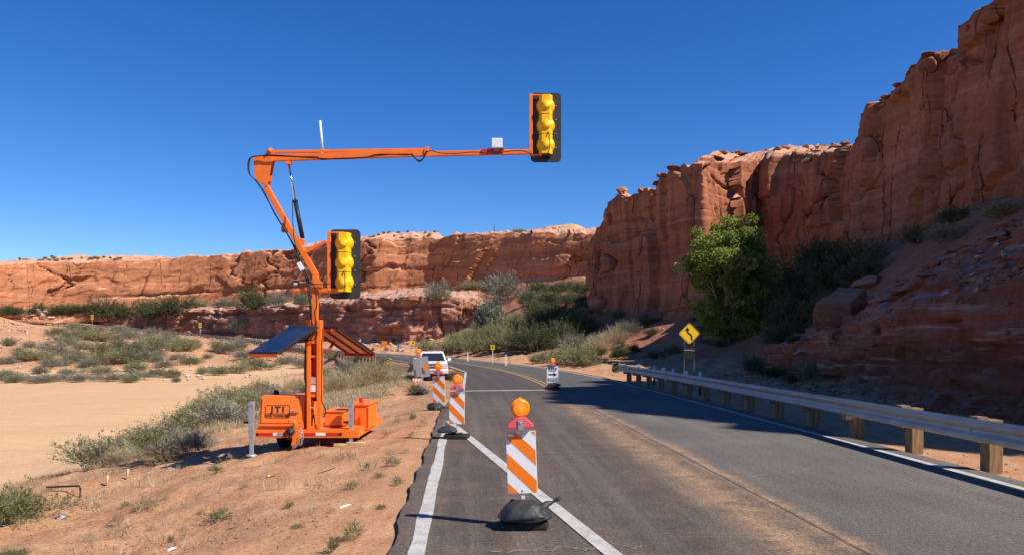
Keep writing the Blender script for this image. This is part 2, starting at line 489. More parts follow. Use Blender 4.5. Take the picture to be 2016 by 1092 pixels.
class MB:
    """collects shapes (world or local coordinates) and links them as ONE mesh object"""
    def __init__(s):
        s.v, s.f, s.m, s.sm = [], [], [], []
        s.cur = 0
        s.smooth = False

    def add(s, vs, fs, smooth=None):
        b = len(s.v)
        s.v += [tuple(v) for v in vs]
        for f in fs:
            s.f.append([b + i for i in f])
            s.m.append(s.cur)
            s.sm.append(s.smooth if smooth is None else smooth)
        return s

    def box(s, c, size, rot=None):
        h = [x / 2 for x in size]
        vs = [Vector((x * h[0], y * h[1], z * h[2])) for x in (-1, 1) for y in (-1, 1) for z in (-1, 1)]
        if rot is not None:
            vs = [rot @ v for v in vs]
        c = Vector(c)
        return s.add([v + c for v in vs], [(0, 1, 3, 2), (4, 6, 7, 5), (0, 4, 5, 1), (2, 3, 7, 6), (0, 2, 6, 4), (1, 5, 7, 3)])

    def beam(s, p0, p1, w, h, up=(0, 0, 1), w1=None, h1=None):
        p0, p1 = Vector(p0), Vector(p1)
        d, x, y = frame(p1 - p0, up)
        vs = []
        for p, a, b in ((p0, w, h), (p1, w1 or w, h1 or h)):
            for i, j in ((-1, -1), (1, -1), (1, 1), (-1, 1)):
                vs.append(p + x * (i * a / 2) + y * (j * b / 2))
        return s.add(vs, [(3, 2, 1, 0), (4, 5, 6, 7), (0, 1, 5, 4), (1, 2, 6, 5), (2, 3, 7, 6), (3, 0, 4, 7)])

    def tube(s, pts, r, n=8, r1=None, cap=True):
        pts = [Vector(p) for p in pts]
        k = len(pts)
        vs = []
        px = None
        for i, p in enumerate(pts):
            d = (pts[min(i + 1, k - 1)] - pts[max(i - 1, 0)])
            d, x, y = frame(d)
            if px is not None:
                x = (px - d * px.dot(d))
                x = x.normalized() if x.length > 1e-6 else frame(d)[1]
                y = x.cross(d)
            px = x
            rr = r if r1 is None else r + (r1 - r) * i / max(1, k - 1)
            for j in range(n):
                a = 2 * PI * j / n
                vs.append(p + x * (rr * math.cos(a)) + y * (rr * math.sin(a)))
        fs = []
        for i in range(k - 1):
            for j in range(n):
                fs.append((i * n + j, i * n + (j + 1) % n, (i + 1) * n + (j + 1) % n, (i + 1) * n + j))
        s.add(vs, fs, True)
        if cap:
            b = len(s.v) - len(vs)
            s.f.append([b + j for j in reversed(range(n))]); s.m.append(s.cur); s.sm.append(False)
            s.f.append([b + (k - 1) * n + j for j in range(n)]); s.m.append(s.cur); s.sm.append(False)
        return s

    def lathe(s, prof, c, axis=(0, 0, 1), n=20):
        """prof: (radius, height) pairs along the axis from c"""
        d, x, y = frame(axis)
        c = Vector(c)
        vs = []
        for r, h in prof:
            for j in range(n):
                a = 2 * PI * j / n
                vs.append(c + d * h + x * (r * math.cos(a)) + y * (r * math.sin(a)))
        k = len(prof)
        fs = [(i * n + j, i * n + (j + 1) % n, (i + 1) * n + (j + 1) % n, (i + 1) * n + j) for i in range(k - 1) for j in range(n)]
        s.add(vs, fs, True)
        b = len(s.v) - len(vs)
        s.f.append([b + j for j in reversed(range(n))]); s.m.append(s.cur); s.sm.append(False)
        s.f.append([b + (k - 1) * n + j for j in range(n)]); s.m.append(s.cur); s.sm.append(False)
        return s

    def prism(s, poly, o, ex, ey, ez, t):
        """flat polygon (list of 2-D points in ex, ey from o) thickened by t along ez, centred"""
        o, ex, ey, ez = Vector(o), Vector(ex), Vector(ey), Vector(ez)
        n = len(poly)
        a = [o + ex * p[0] + ey * p[1] - ez * (t / 2) for p in poly]
        b = [v + ez * t for v in a]
        return s.add(a + b, [tuple(range(n)), tuple(range(2 * n - 1, n - 1, -1))] + [(i, i + n, (i + 1) % n + n, (i + 1) % n) for i in range(n)], False)

    def build(s, name, mats, parent=None, origin=None, bevel=0.0, kind=None):
        me = bpy.data.meshes.new(name)
        o = Vector(origin) if origin is not None else Vector((0, 0, 0))
        me.from_pydata([tuple(Vector(v) - o) for v in s.v], [], s.f)
        for m in (mats if isinstance(mats, (list, tuple)) else [mats]):
            me.materials.append(m)
        me.polygons.foreach_set('material_index', s.m)
        me.polygons.foreach_set('use_smooth', s.sm)
        me.update()
        import bmesh
        bm = bmesh.new()
        bm.from_mesh(me)
        bmesh.ops.recalc_face_normals(bm, faces=bm.faces)
        if bevel:
            es = [e for e in bm.edges if len(e.link_faces) == 2 and e.calc_face_angle(0) > 0.6]
            bmesh.ops.bevel(bm, geom=es, offset=bevel, segments=2, profile=0.6, affect='EDGES', clamp_overlap=True)
        bm.to_mesh(me)
        bm.free()
        ob = bpy.data.objects.new(name, me)
        COL.objects.link(ob)
        if parent:
            ob.parent = parent
        else:
            ob.location = o
        if kind:
            ob['kind'] = kind
        return ob


def textmesh(name, txt, size, mat, parent, M4, align='CENTER', sx=1.0, bold=0.0, space=1.0):
    cu = bpy.data.curves.new(name, 'FONT')
    cu.body, cu.size, cu.align_x, cu.align_y = txt, size, align, 'CENTER'
    cu.extrude, cu.offset, cu.space_character = 0.0015, bold, space
    tmp = bpy.data.objects.new(name, cu)
    COL.objects.link(tmp)
    bpy.context.view_layer.update()
    dg = bpy.context.evaluated_depsgraph_get()
    me = bpy.data.meshes.new_from_object(tmp.evaluated_get(dg))
    bpy.data.objects.remove(tmp)
    me.transform(Matrix.Diagonal((sx, 1, 1, 1)))
    me.transform(M4)
    me.materials.clear()
    me.materials.append(mat)
    return link(name, me, parent)


def mat4(o, ex, ey):
    ex, ey = Vector(ex).normalized(), Vector(ey).normalized()
    ez = ex.cross(ey)
    m = Matrix((ex, ey, ez)).transposed().to_4x4()
    m.translation = Vector(o)
    return m


def dup(o, loc=None, rz=None, sc=None, label=None, parent=None):
    c = o.copy()
    COL.objects.link(c)
    if parent is not None:
        c.parent = parent
    if loc is not None:
        c.location = loc
    if rz is not None:
        c.rotation_euler = (0, 0, rz)
    if sc is not None:
        c.scale = sc if not isinstance(sc, (int, float)) else (sc, sc, sc)
    if label:
        c['label'] = label
    for ch in list(o.children):
        dup(ch, parent=c)
    return c


# ------------------------------------------------------------------ the road in plan
def catmull(P, step=0.5):
    P = np.array(P, float)
    P = np.vstack([2 * P[0] - P[1], P, 2 * P[-1] - P[-2]])
    out = []
    for i in range(1, len(P) - 2):
        p0, p1, p2, p3 = P[i - 1:i + 3]
        n = max(2, int(np.linalg.norm(p2[:2] - p1[:2]) / step))
        tt = np.linspace(0, 1, n, endpoint=False)[:, None]
        out.append(0.5 * (2 * p1 + (p2 - p0) * tt + (2 * p0 - 5 * p1 + 4 * p2 - p3) * tt ** 2 + (3 * p1 - p0 - 3 * p2 + p3) * tt ** 3))
    return np.vstack(out + [P[-2][None]])


def cx(y):
    return 2.97 - 0.06 * (y - 6.5) - 0.0033 * max(0, y - 30) ** 2


RP = [(cx(y), y, 0.0) for y in (-40, -20, 0, 10, 20, 30, 38, 46, 54, 62, 70)] + [
    (-8.6, 78, 0.02), (-12.0, 87, 0.05), (-20.6, 107, 0.1), (-35, 138, 0.25), (-46, 162, 0.9), (-57, 180, 1.6), (-71, 196, 2.7), (-90, 207, 4.1), (-115, 214, 5.7), (-150, 219, 7.3), (-200, 222, 8.6), (-260, 224, 9.5)]
ROAD = catmull(RP, 0.6)
_d = np.gradient(ROAD[:, :2], axis=0)
_d /= np.linalg.norm(_d, axis=1)[:, None]
RT = _d
RN = np.stack([_d[:, 1], -_d[:, 0]], 1)              # right-hand normal
RS = np.concatenate([[0], np.cumsum(np.linalg.norm(np.diff(ROAD[:, :2], axis=0), axis=1))])
RS = RS - RS[np.argmin(np.abs(ROAD[:, 1]) + (RS > 80) * 99)]     # s = 0 beside the camera


def road_at(s, lat, dz=0.0):
    s = np.asarray(s, float)
    q = [np.interp(s, RS, ROAD[:, k]) for k in range(3)]
    nx, ny = np.interp(s, RS, RN[:, 0]), np.interp(s, RS, RN[:, 1])
    return np.stack([q[0] + nx * lat, q[1] + ny * lat, q[2] + dz + 0 * s], -1)


def road_near(X, Y):
    """signed lateral distance, s and road height of the nearest centre-line point"""
    sh = X.shape
    X, Y = X.ravel(), Y.ravel()
    lat, s, z = np.empty(X.size), np.empty(X.size), np.empty(X.size)
    C = ROAD[::2]
    for a in range(0, X.size, 20000):
        x, y = X[a:a + 20000, None], Y[a:a + 20000, None]
        d2 = (x - C[None, :, 0]) ** 2 + (y - C[None, :, 1]) ** 2
        k = np.argmin(d2, 1)
        dx, dy = X[a:a + 20000] - C[k, 0], Y[a:a + 20000] - C[k, 1]
        n, tt = RN[::2][k], RT[::2][k]
        lat[a:a + 20000] = dx * n[:, 0] + dy * n[:, 1]
        over = dx * tt[:, 0] + dy * tt[:, 1]
        far = np.abs(over) > 2
        lat[a:a + 20000] = np.where(far, np.sign(lat[a:a + 20000]) * np.hypot(dx, dy), lat[a:a + 20000])
        s[a:a + 20000] = RS[::2][k] + over
        z[a:a + 20000] = C[k, 2]
    return lat.reshape(sh), s.reshape(sh), z.reshape(sh)


# ------------------------------------------------------------------ terrain height
def ctl(px, py, Y):
    p = at(px, py, Y)
    return (p.x, p.y, p.z)


CT = []
for y in (-12, 0, 8, 15, 22, 30):
    CT += [(-1.9 - .02 * y, y, -0.06), (-3.6, y, -0.33), (-6, y, -0.62), (-8.5, y, -0.98), (-10.5, y, -1.32), (-13.2, y, -1.98), (-20, y, -2.0), (-30, y, -2.0)]
for y in (40, 50, 60):
    CT += [(-6.8, y, -0.72), (-8.8, y, -0.95), (-11, y, -1.2), (-14, y, -1.95), (-22, y, -2.0), (-32, y, -2.0)]
CT += [(-4.6, 46, -.68), (-4.4, 50, -.70), (-4.8, 54, -.66), (-4.9, 41, -.45), (-4.0, 36, -.2), (-6, 58, -.5)]
CT += [(-45, 20, -2), (-60, 0, -1.8), (-46, 45, -2), (-60, 40, -1.9), (-110, 40, -1), (-110, -40, 0), (-50, -50, -1), (0, -50, 0), (-16, 72, -1.2), (-22, 87, -1.75), (-30, 78, -2)]
CT += [ctl(620, 732, 86), ctl(585, 718, 106), (-33, 130, -0.3), (-42, 152, 0.2)]
CT += [ctl(*q) for q in ((0, 755, 69), (0, 700, 100), (0, 650, 150), (0, 614, 215), (200, 752, 70), (200, 700, 110), (200, 660, 170), (200, 640, 232),
                         (400, 752, 70), (400, 715, 100), (400, 682, 150), (400, 660, 215), (520, 735, 92), (520, 700, 130), (520, 674, 190),
                         (-150, 755, 69), (-150, 690, 110), (-150, 620, 200), (-300, 740, 80), (-300, 640, 190))]
# right of the road
for y in (-10, 0, 8, 15, 22, 30, 38):
    CT += [(7.5 - .05 * (y - 10), y, -0.06), (9.6, y, -0.02)]
for y in (-10, 2, 15, 24):
    CT += [(14, y, 0.8), (20, y, 4.5), (26, y, 8.5), (32, y, 10)]
CT += [(11.5, 44, 0.0), (10.5, 38, 0.0), (8, 50, 0.1), (13, 50, .6), (18, 40, 2.2), (17, 47, 2.0), (16, 34, 1.2), (21, 36, 5.5), (25, 45, 8.6), (26, 36, 9.2), (22, 50, 5.5), (27, 58, 9.0), (22, 60, 6.2), (15, 60, 1.6), (11, 60, 0.5),
       (23, 74, 6.2), (17, 74, 3.2), (12, 72, 1.0), (20, 79, 5.2), (10, 80, 1.6), (15, 85, 5.2), (10, 92, 5.2), (5, 84, 0.9), (1.5, 93, 0.6), (6, 96, 3.0), (0, 72, 0.15), (4, 66, 0.15), (6, 56, .1)]
CT += [ctl(*q) for q in ((1100, 640, 112), (1150, 610, 108), (1000, 664, 120), (950, 694, 96), (1040, 572, 185), (1090, 560, 180), (1060, 612, 140), (905, 676, 140), (980, 630, 150), (950, 600, 175), (1000, 560, 195), (870, 688, 115))]
CT += [ctl(*q) for q in ((330, 652, 222), (480, 664, 208), (600, 668, 198), (700, 670, 186), (800, 672, 176), (880, 672, 172), (100, 628, 250), (-100, 610, 262), (-300, 600, 280))]
CT += [(30, 110, 17), (30, 140, 17), (-60, 320, 16), (-300, 200, 12), (-260, 60, 4), (60, 0, 12), (60, 60, 14), (60, -60, 4), (-200, -80, 2), (100, -20, 12), (120, 200, 18), (-350, 330, 22), (0, 330, 20)]
for s_ in range(130, 285, 12):
    for la_, dz_ in ((-9, -1.0), (-13, -1.5)):
        q_ = road_at(np.array([float(s_)]), la_)[0]
        CT += [(q_[0], q_[1], q_[2] + dz_)]
CT = np.array(CT)


def _phi(d2):
    return np.sqrt(d2 + 4.0)


_A = _phi(((CT[:, None, :2] - CT[None, :, :2]) ** 2).sum(-1))
_n = len(CT)
_K = np.zeros((_n + 1, _n + 1))
_K[:_n, :_n] = _A + np.eye(_n) * -0.02
_K[:_n, _n] = _K[_n, :_n] = 1
_w = np.linalg.solve(_K, np.concatenate([CT[:, 2], [0]]))


def height(X, Y, fine=True):
    X, Y = np.asarray(X, float), np.asarray(Y, float)
    sh = X.shape
    x, y = X.ravel(), Y.ravel()
    z = np.empty(x.size)
    for a in range(0, x.size, 20000):
        d2 = (x[a:a + 20000, None] - CT[None, :, 0]) ** 2 + (y[a:a + 20000, None] - CT[None, :, 1]) ** 2
        z[a:a + 20000] = _phi(d2) @ _w[:_n] + _w[_n]
    z = z.reshape(sh)
    far = sstep(320, 700, np.hypot(X, Y))
    z = z * (1 - far) + 10 * far
    lat, s, zr = road_near(X, Y)
    al = np.abs(lat)
    ws, _ = soil_masks(X, Y, lat, z)
    if fine:
        rough = sstep(4.2, 6.5, al)
        z = z + rough * (1 - 0.75 * ws) * (0.09 * fbm(X * 0.9, Y * 0.9, 0, 4, 3) + 0.035 * fbm(X * 4.1, Y * 4.1, 0, 3, 8)) + rough * 0.10 * fbm(X * .17, Y * .17, 0, 3, 5)
        steep = sstep(45, 110, Y) * rough * (1 - ws)
        z = z + steep * (0.5 * fbm(X * .12, Y * .12, 0, 4, 21) + 0.3 * np.abs(fbm(X * .35, Y * .35, 0, 3, 23)))
        z = z + sstep(3.9, 4.6, al) * (1 - sstep(30, 60, s)) * 0.012 * fbm(X * 9, Y * 9, 0, 3, 12)
    narrow = 4.02 + pav_left(s)
    lo, hi = np.where(lat < 0, 4.05 - narrow, 4.2), np.where(lat < 0, 5.2 - narrow * 1.38, 6.0) + sstep(60, 130, s) * 3
    k = sstep(0, 1, (al - lo) / (hi - lo))
    base = zr - 0.03 - 0.02 * sstep(3.7, 4.2, al)
    return base * (1 - k) + z * k


def pav_left(s_):
    return np.interp(s_, [-99, 20, 28, 38, 46, 56, 64, 72], [-4.02, -4.02, -3.75, -3.15, -2.62, -2.60, -3.4, -4.0])


def soil_masks(X, Y, lat, z):
    edge = -11.8 + 1.2 * fbm(X * .22, Y * .22, 0, 3, 31)
    ws = sstep(0.6, -1.0, X - np.where(Y < 66, edge, lat * 0 - 12 - 0.43 * np.maximum(Y - 66, 0)))
    ws = ws * sstep(-1.1, -1.7, z + 0.25 * fbm(X * .08, Y * .08, 0, 3, 33))
    ta = sstep(7.5, 10.5, lat + 1.2 * fbm(X * .3, Y * .3, 0, 3, 35)) * sstep(0.15, 1.0, z + .35 * fbm(X * .4, Y * .4, 0, 3, 36)) * sstep(-20, 0, X)
    return ws, ta


def axis(lo, hi, c0, c1, fine, grow):
    """coordinates that are dense between c0 and c1 and spread out beyond"""
    a = list(np.arange(c0, c1, fine))
    x, st = c1, fine
    while x < hi:
        a.append(x); st *= grow; x += st
    x, st = c0, fine
    b = []
    while x > lo:
        st *= grow; x -= st; b.append(x)
    return np.array(b[::-1] + a)


gx = axis(-2600, 2600, -14, 13, 0.13, 1.024)
gy = axis(-400, 3500, 4.5, 27, 0.13, 1.020)
GX, GY = np.meshgrid(gx, gy)
GZ = height(GX, GY)
glat, gs, gzr = road_near(GX, GY)
gw, gt = soil_masks(GX, GY, glat, GZ)
nx_, ny_ = len(gx), len(gy)
ii = np.arange(nx_ * ny_).reshape(ny_, nx_)
gf = np.stack([ii[:-1, :-1], ii[:-1, 1:], ii[1:, 1:], ii[1:, :-1]], -1).reshape(-1, 4)
me = fastmesh('ground', np.stack([GX, GY, GZ], -1).reshape(-1, 3), gf, 4, M['soil'], True, {'wash': ('POINT', gw), 'talus': ('POINT', gt)})
tag(link('ground', me), 'sandy desert ground with a reddish shoulder and a pale sand wash', None, None, 'structure')


def hz(x, y):
    return float(height(np.array([x]), np.array([y]))[0])


_yy = np.exp(np.linspace(math.log(5), math.log(300), 900))


def gpx(px, py):
    """where the sight line through pixel (px, py) meets the ground"""
    X = (px - HX) * _yy / F
    zl = EYE + (HY - py) * _yy / F
    zg = height(X, _yy, False)
    k = np.nonzero(zl < zg)[0]
    i = k[0] if len(k) else len(_yy) - 1
    y = _yy[i]
    return Vector(((px - HX) * y / F, y, hz((px - HX) * y / F, y)))


# ------------------------------------------------------------------ road surface and markings
def strip(name, s0, s1, l0, l1, dz, mat, parent=None, step=0.6, nl=1, wob=0.0, seed=0):
    s = np.arange(s0, s1 + step * .5, step)
    ls = np.linspace(0, 1, nl + 1)
    V, la, aa = [], [], []
    for k in ls:
        la0 = l0(s) if callable(l0) else l0
        lat = la0 + (l1 - la0) * k + 0 * s
        e = np.zeros_like(s)
        if wob:
            if k == 0: e = wob * fbm(s * 1.1, s * 0 + seed, 0, 5, seed, .7)
            if k == 1: e = wob * fbm(s * .7, s * 0 + seed + 9, 0, 4, seed + 5)
        q = [np.interp(s, RS, ROAD[:, j]) for j in range(3)]
        nx, ny = np.interp(s, RS, RN[:, 0]), np.interp(s, RS, RN[:, 1])
        V.append(np.stack([q[0] + nx * (lat + e), q[1] + ny * (lat + e), q[2] + dz], -1))
        la.append(lat + e); aa.append(s)
    V = np.stack(V, 1)
    n = len(s)
    idx = np.arange(n * (nl + 1)).reshape(n, nl + 1)
    fc = np.stack([idx[:-1, :-1], idx[:-1, 1:], idx[1:, 1:], idx[1:, :-1]], -1).reshape(-1, 4)
    me = fastmesh(name, V.reshape(-1, 3), fc, 4, mat, True, {'lat': ('POINT', np.stack(la, 1)), 'along': ('POINT', np.stack(aa, 1))})
    return link(name, me, parent)


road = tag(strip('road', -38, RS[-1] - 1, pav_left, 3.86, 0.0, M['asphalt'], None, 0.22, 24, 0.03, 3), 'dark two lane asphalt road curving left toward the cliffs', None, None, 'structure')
DZ = 0.005
strip('edge_line', -20, 17.0, -3.84, -3.70, DZ, M['white_paint'], road, .4, 1, 0.012, 41)
strip('edge_line', 64.0, RS[-1] - 5, -3.74, -3.62, DZ, M['white_paint'], road)
strip('edge_line', -20, RS[-1] - 5, 3.40, 3.52, DZ, M['white_paint'], road, .5, 1, 0.01, 43)
strip('centre_line', 29.3, RS[-1] - 5, -0.20, -0.09, DZ, M['yellow_paint'], road)
strip('centre_line', 29.3, RS[-1] - 5, 0.06, 0.17, DZ, M['yellow_paint'], road)


def ground_line(name, a, b, w, mat, z=DZ, n=24, wob=0.0, seed=0):
    """a marking from a to b laid flat on the road"""
    a, b = Vector((*a, 0)), Vector((*b, 0))
    d = (b - a).normalized()
    nrm = Vector((d.y, -d.x, 0))
    mb = MB()
    vs = []
    for i in range(n + 1):
        p = a.lerp(b, i / n)
        o = wob * float(fbm(np.array([i * .45 + seed]), np.array([seed * 1.7]), 0, 3, seed)[0])
        ww = w * (1 + (0.5 * float(vn(np.array([i * .9 + seed]), np.array([3.3]), 0, seed)[0]) if wob else 0))
        for sg in (-1, 1):
            q = p + nrm * (o + sg * ww / 2)
            vs.append((q.x, q.y, z))
    mb.add(vs, [(2 * i, 2 * i + 1, 2 * i + 3, 2 * i + 2) for i in range(n)])
    return mb.build(name, mat, road)


def gp0(px, py):
    Y = EYE * F / (py - HY)
    return ((px - HX) * Y / F, Y)


a, b = gp0(884, 829), gp0(1207, 1092)
b2 = (b[0] + (b[0] - a[0]) * .35, b[1] + (b[1] - a[1]) * .35)
ground_line('shoulder_line', a, b2, 0.155, M['white_paint'], DZ + .004)
ground_line('stop_line', gp0(912, 769), gp0(1078, 767), 0.34, M['thin_paint'])
ground_line('edge_line', gp0(911.5, 767), gp0(917, 732.5), .13, M['white_paint'])
ground_line('edge_line', gp0(917, 732), gp0(884, 720.5), .14, M['white_paint'], DZ + .003)
for i, (p, q) in enumerate((((965, 1086), (1262, 1072)), ((1000, 892), (1180, 888)), ((905, 819), (1130, 812)), ((925, 803), (1010, 800)))):
    ground_line('crack', gp0(*p), gp0(*q), 0.022, M['crack'], DZ, 40, 0.10, 5 + i * 7)
ground_line('crack', gp0(1478, 938), gp0(1640, 918), 0.018, M['crack'], DZ, 30, 0.06, 51)


# ------------------------------------------------------------------ cliffs
def curtain(name, label, pts, mat, du, dv, back, D, seed, rim=0.6, batter=0.06, capdist=60, capnoise=0.5, smooth_n=9, foot=1.5):
    """pts: (X, Y, z foot, z rim, slope of the top behind the rim), outward side on the right of the walking direction"""
    P = np.array(pts, float)
    L = np.concatenate([[0], np.cumsum(np.hypot(*np.diff(P[:, :2], axis=0).T))])
    u = np.arange(0, L[-1] + du * .5, du)
    q = [np.interp(u, L, P[:, k]) for k in range(5)]
    dx, dy = np.gradient(q[0]), np.gradient(q[1])
    k = np.ones(smooth_n) / smooth_n
    pad = smooth_n // 2
    dx = np.convolve(np.pad(dx, pad, 'edge'), k, 'valid'); dy = np.convolve(np.pad(dy, pad, 'edge'), k, 'valid')
    ln = np.hypot(dx, dy); nx, ny = dy / ln, -dx / ln
    zb = q[2] - foot
    f1, f2, cid, _, _ = worley(u / 2.6 + seed, u * 0 + .5, seed + 3)
    zt = q[3] + rim * (0.7 * fbm(u * .12, u * 0, 0, 3, seed + 1) + 0.9 * (cid - .5) + 0.25 * fbm(u * 1.1, u * 0, 0, 3, seed + 2))
    nv = max(4, int((zt - zb).max() / dv))
    v = np.linspace(0, 1, nv + 1)[:, None]
    U = np.broadcast_to(u, (nv + 1, len(u)))
    Z = zb * (1 - v) + zt * v
    H = np.broadcast_to(zt - zb, Z.shape)
    d = disp(U, Z, v * np.ones_like(Z), D, seed, H)
    d = d + batter * (zt - Z) + D.get('lip', 0.5) * .6
    lipdrop = sstep(0.93, 1.0, v)
    d = d - lipdrop * D.get('lip', 0.5) * (0.6 + 0.5 * fbm(U * .4, U * 0, 0, 3, seed + 7))
    Xv, Yv = q[0] + nx * d, q[1] + ny * d
    tw = 0.12 * fbm(U * 1.3, Z * 1.3, 3.3, 3, seed + 9)
    rows = [np.stack([Xv, Yv, Z + tw], -1)]
    tx, ty = Xv[-1], Yv[-1]
    b, st = 0.0, 0.5
    caps = []
    bs = np.where(q[4] > .2, 16.0, 90.0)
    bs = np.convolve(np.pad(bs, 20, 'edge'), np.ones(41) / 41, 'valid')
    while b < capdist:
        b += st; st *= 1.22
        cxx, cyy = tx + back[0] * b, ty + back[1] * b
        kk = max(3, int(b / du / 2) | 1)
        zs = np.convolve(np.pad(zt, kk // 2, 'edge'), np.ones(kk) / kk, 'valid')
        nz = capnoise * (fbm(cxx * .25, cyy * .25, 0, 4, seed + 13) * min(1, b / 3) + 0.5 * np.abs(fbm(cxx * .8, cyy * .8, 0, 3, seed + 15)) * min(1, b)) + .02 * b * fbm(cxx * .05, cyy * .05, 0, 3, seed + 16)
        caps.append(np.stack([cxx, cyy, zs + q[4] * bs * (1 - np.exp(-b / bs)) + .02 * b + nz], -1))
    V = np.concatenate([rows[0], np.array(caps)], 0)
    nr, nc = V.shape[:2]
    idx = np.arange(nr * nc).reshape(nr, nc)
    fc = np.stack([idx[:-1, :-1], idx[:-1, 1:], idx[1:, 1:], idx[1:, :-1]], -1).reshape(-1, 4)
    me = fastmesh(name, V.reshape(-1, 3), fc, 4, mat, False)
    return tag(link(name, me), label, None, None, 'structure')


def disp(U, Z, v, D, seed, H):
    d = D['big'] * fbm(U / D.get('bigw', 13), Z / 45, 1.0, 3, seed)
    wu = U + 0.6 * fbm(U * .15, Z * .12, 2.0, 3, seed + 31)
    wz = Z + D.get('tilt', 0) * U
    for (su, sz, amp, sparse) in D.get('slabs', ()):       # flat slabs between joints: each its own offset and turn
        bu = (wu + .8 * fbm(U * .07, Z * .10, 9.0, 3, seed + 21) + D.get('lean', .08) * Z) / su
        bz = (wz + .5 * sz * fbm(U * .09, Z * .05, 11.0, 3, seed + 22)) / sz
        c0 = np.floor(bu)
        bz = bz + _h(c0, c0 * 0, c0 * 0, seed + 23 + int(su * 3)) * 1.0
        r0 = np.floor(bz)
        split = _h(c0, r0, c0 * 0, seed + 24) * .5 + .25
        sub = (bu - c0) > split
        h1 = _h(c0 * 2 + sub, r0, c0 * 0, seed + 25)
        h2 = _h(c0 * 2 + sub, r0, c0 * 0 + 1, seed + 26)
        h3 = _h(c0 * 2 + sub, r0, c0 * 0 + 2, seed + 27)
        fx_, fz_ = np.where(sub, (bu - c0 - split) / (1 - split), (bu - c0) / split) - .5, bz - r0 - .5
        on = (h3 > sparse)
        d = d + amp * on * ((h1 - .5) * 1.3 + (h2 - .5) * 1.1 * fx_ + ((h1 * 5.3) % 1 - .6) * .5 * fz_)
        e_ = np.minimum(.5 - np.abs(fx_), 9) * su * .5
        d = d - amp * on * .5 * np.exp(-(e_ / .10) ** 2) * (h2 > .45)
    for (su, sz, amp) in D['facets']:
        f1, f2, cid, dx, dy = worley(wu / su + 1.5 * fbm(U * .05, Z * .05, 0, 2, seed + 40), wz / sz, seed + int(su * 10))
        g = (cid * 7.13) % 1 - .5
        g2 = (cid * 3.71) % 1 - .5
        d = d + amp * (cid - .5) + amp * 1.1 * (g * dx + g2 * dy)
        if D.get('edge'):
            d = d - D['edge'] * amp * np.exp(-((f2 - f1) / .06) ** 2)
    for (sp, wd, dep) in D['cracks']:
        x = wu / sp + 0.35 * fbm(U * .1, Z * .25, 4.0, 3, seed + 50 + int(sp))
        c = np.floor(x)
        best = np.full(U.shape, 9.0); dp = np.zeros(U.shape)
        for o in (-1, 0, 1):
            pos = c + o + _h(c + o, c * 0, c * 0, seed + 61)
            dist = np.abs(x - pos) * sp
            m = dist < best
            best = np.where(m, dist, best)
            hh = _h(c + o, c * 0 + 3, c * 0, seed + 62)
            lo = _h(c + o, c * 0 + 4, c * 0, seed + 63) * 0.7 - .1
            dp = np.where(m, np.where(hh > .35, 1, .15) * sstep(lo, lo + .12, v) * (1 - sstep(lo + .35 + hh * .4, lo + .55 + hh * .4, v)), dp)
        d = d - dep * dp * np.exp(-(best / wd) ** 2)
    for (th, amp, tl) in D['beds']:
        zz = (Z + tl * U + 0.35 * th * fbm(U * .12, Z * .2, 6.0, 3, seed + 70)) / th
        l = np.floor(zz)
        r = _h(l, l * 0, l * 0, seed + 71 + int(th * 7))
        fr = zz - l
        msk = sstep(-.25, .25, fbm(U * .06, Z * .09, 8.0, 3, seed + 75 + int(th * 10)) + D.get('bedbias', 0.1))
        d = d + msk * amp * ((r - .5) * 1.6 - 0.6 * np.exp(-((fr - .02) / .12) ** 2) + 0.25 * fr)
    for (z0, zw, dep) in D.get('notch', ()):                 # undercut band at a share of the height
        d = d - dep * np.exp(-((v - z0 - .03 * fbm(U * .08, U * 0, 0, 3, seed + 80)) / zw) ** 2) * sstep(-.4, .3, fbm(U * .05, U * 0, 0, 2, seed + 81))
    d = d + D.get('fine', .12) * fbm(U * 1.4, Z * 1.4, 0.0, 4, seed + 90) + D.get('apron', 0) * sstep(.28, 0, v) ** 2
    return d


def cp(px, py, Y, zb, slope=0.1):
    p = at(px, py, Y)
    return (p.x, p.y, zb, p.z, slope)


# the high cliff on the right: from its far tip, along the bay behind the tree, to beside the camera
CL = [(34, 128, 12, 16, .1), (22, 116, 8, 16, .1), (14, 106, 6, 15, .1)] + [cp(1168, 462, 96, 5.4), cp(1186, 438, 94.5, 5.6), cp(1208, 396, 92, 5.6), cp(1226, 372, 91, 5.6), cp(1240, 388, 89.5, 5.6), cp(1262, 368, 88, 5.6),
      cp(1300, 345, 85.5, 5.5), cp(1330, 328, 83, 5.4), cp(1352, 318, 81, 5.4), cp(1383, 312, 78.5, 5.4), cp(1394, 311, 80.5, 5.4, .3), cp(1440, 318, 82, 5.6, .3), cp(1490, 316, 84.5, 5.8, .38), cp(1515, 306, 82, 6, .36), cp(1560, 300, 79, 6, .36),
      cp(1610, 297, 75.5, 6.5, .34), cp(1650, 300, 72, 7, .3), cp(1680, 284, 69, 7.5, .2), cp(1722, 268, 64.8, 8, .15), cp(1736, 210, 58.5, 8.5, .1), cp(1775, 172, 55.5, 8.5), cp(1812, 132, 53, 8.6), cp(1850, 108, 50.5, 8.6), cp(1895, 75, 48, 8.6),
      cp(1940, 40, 46, 8.7), cp(1972, 15, 44.6, 8.8), cp(1984, -20, 42.6, 8.8), cp(2030, -50, 41, 8.8)]
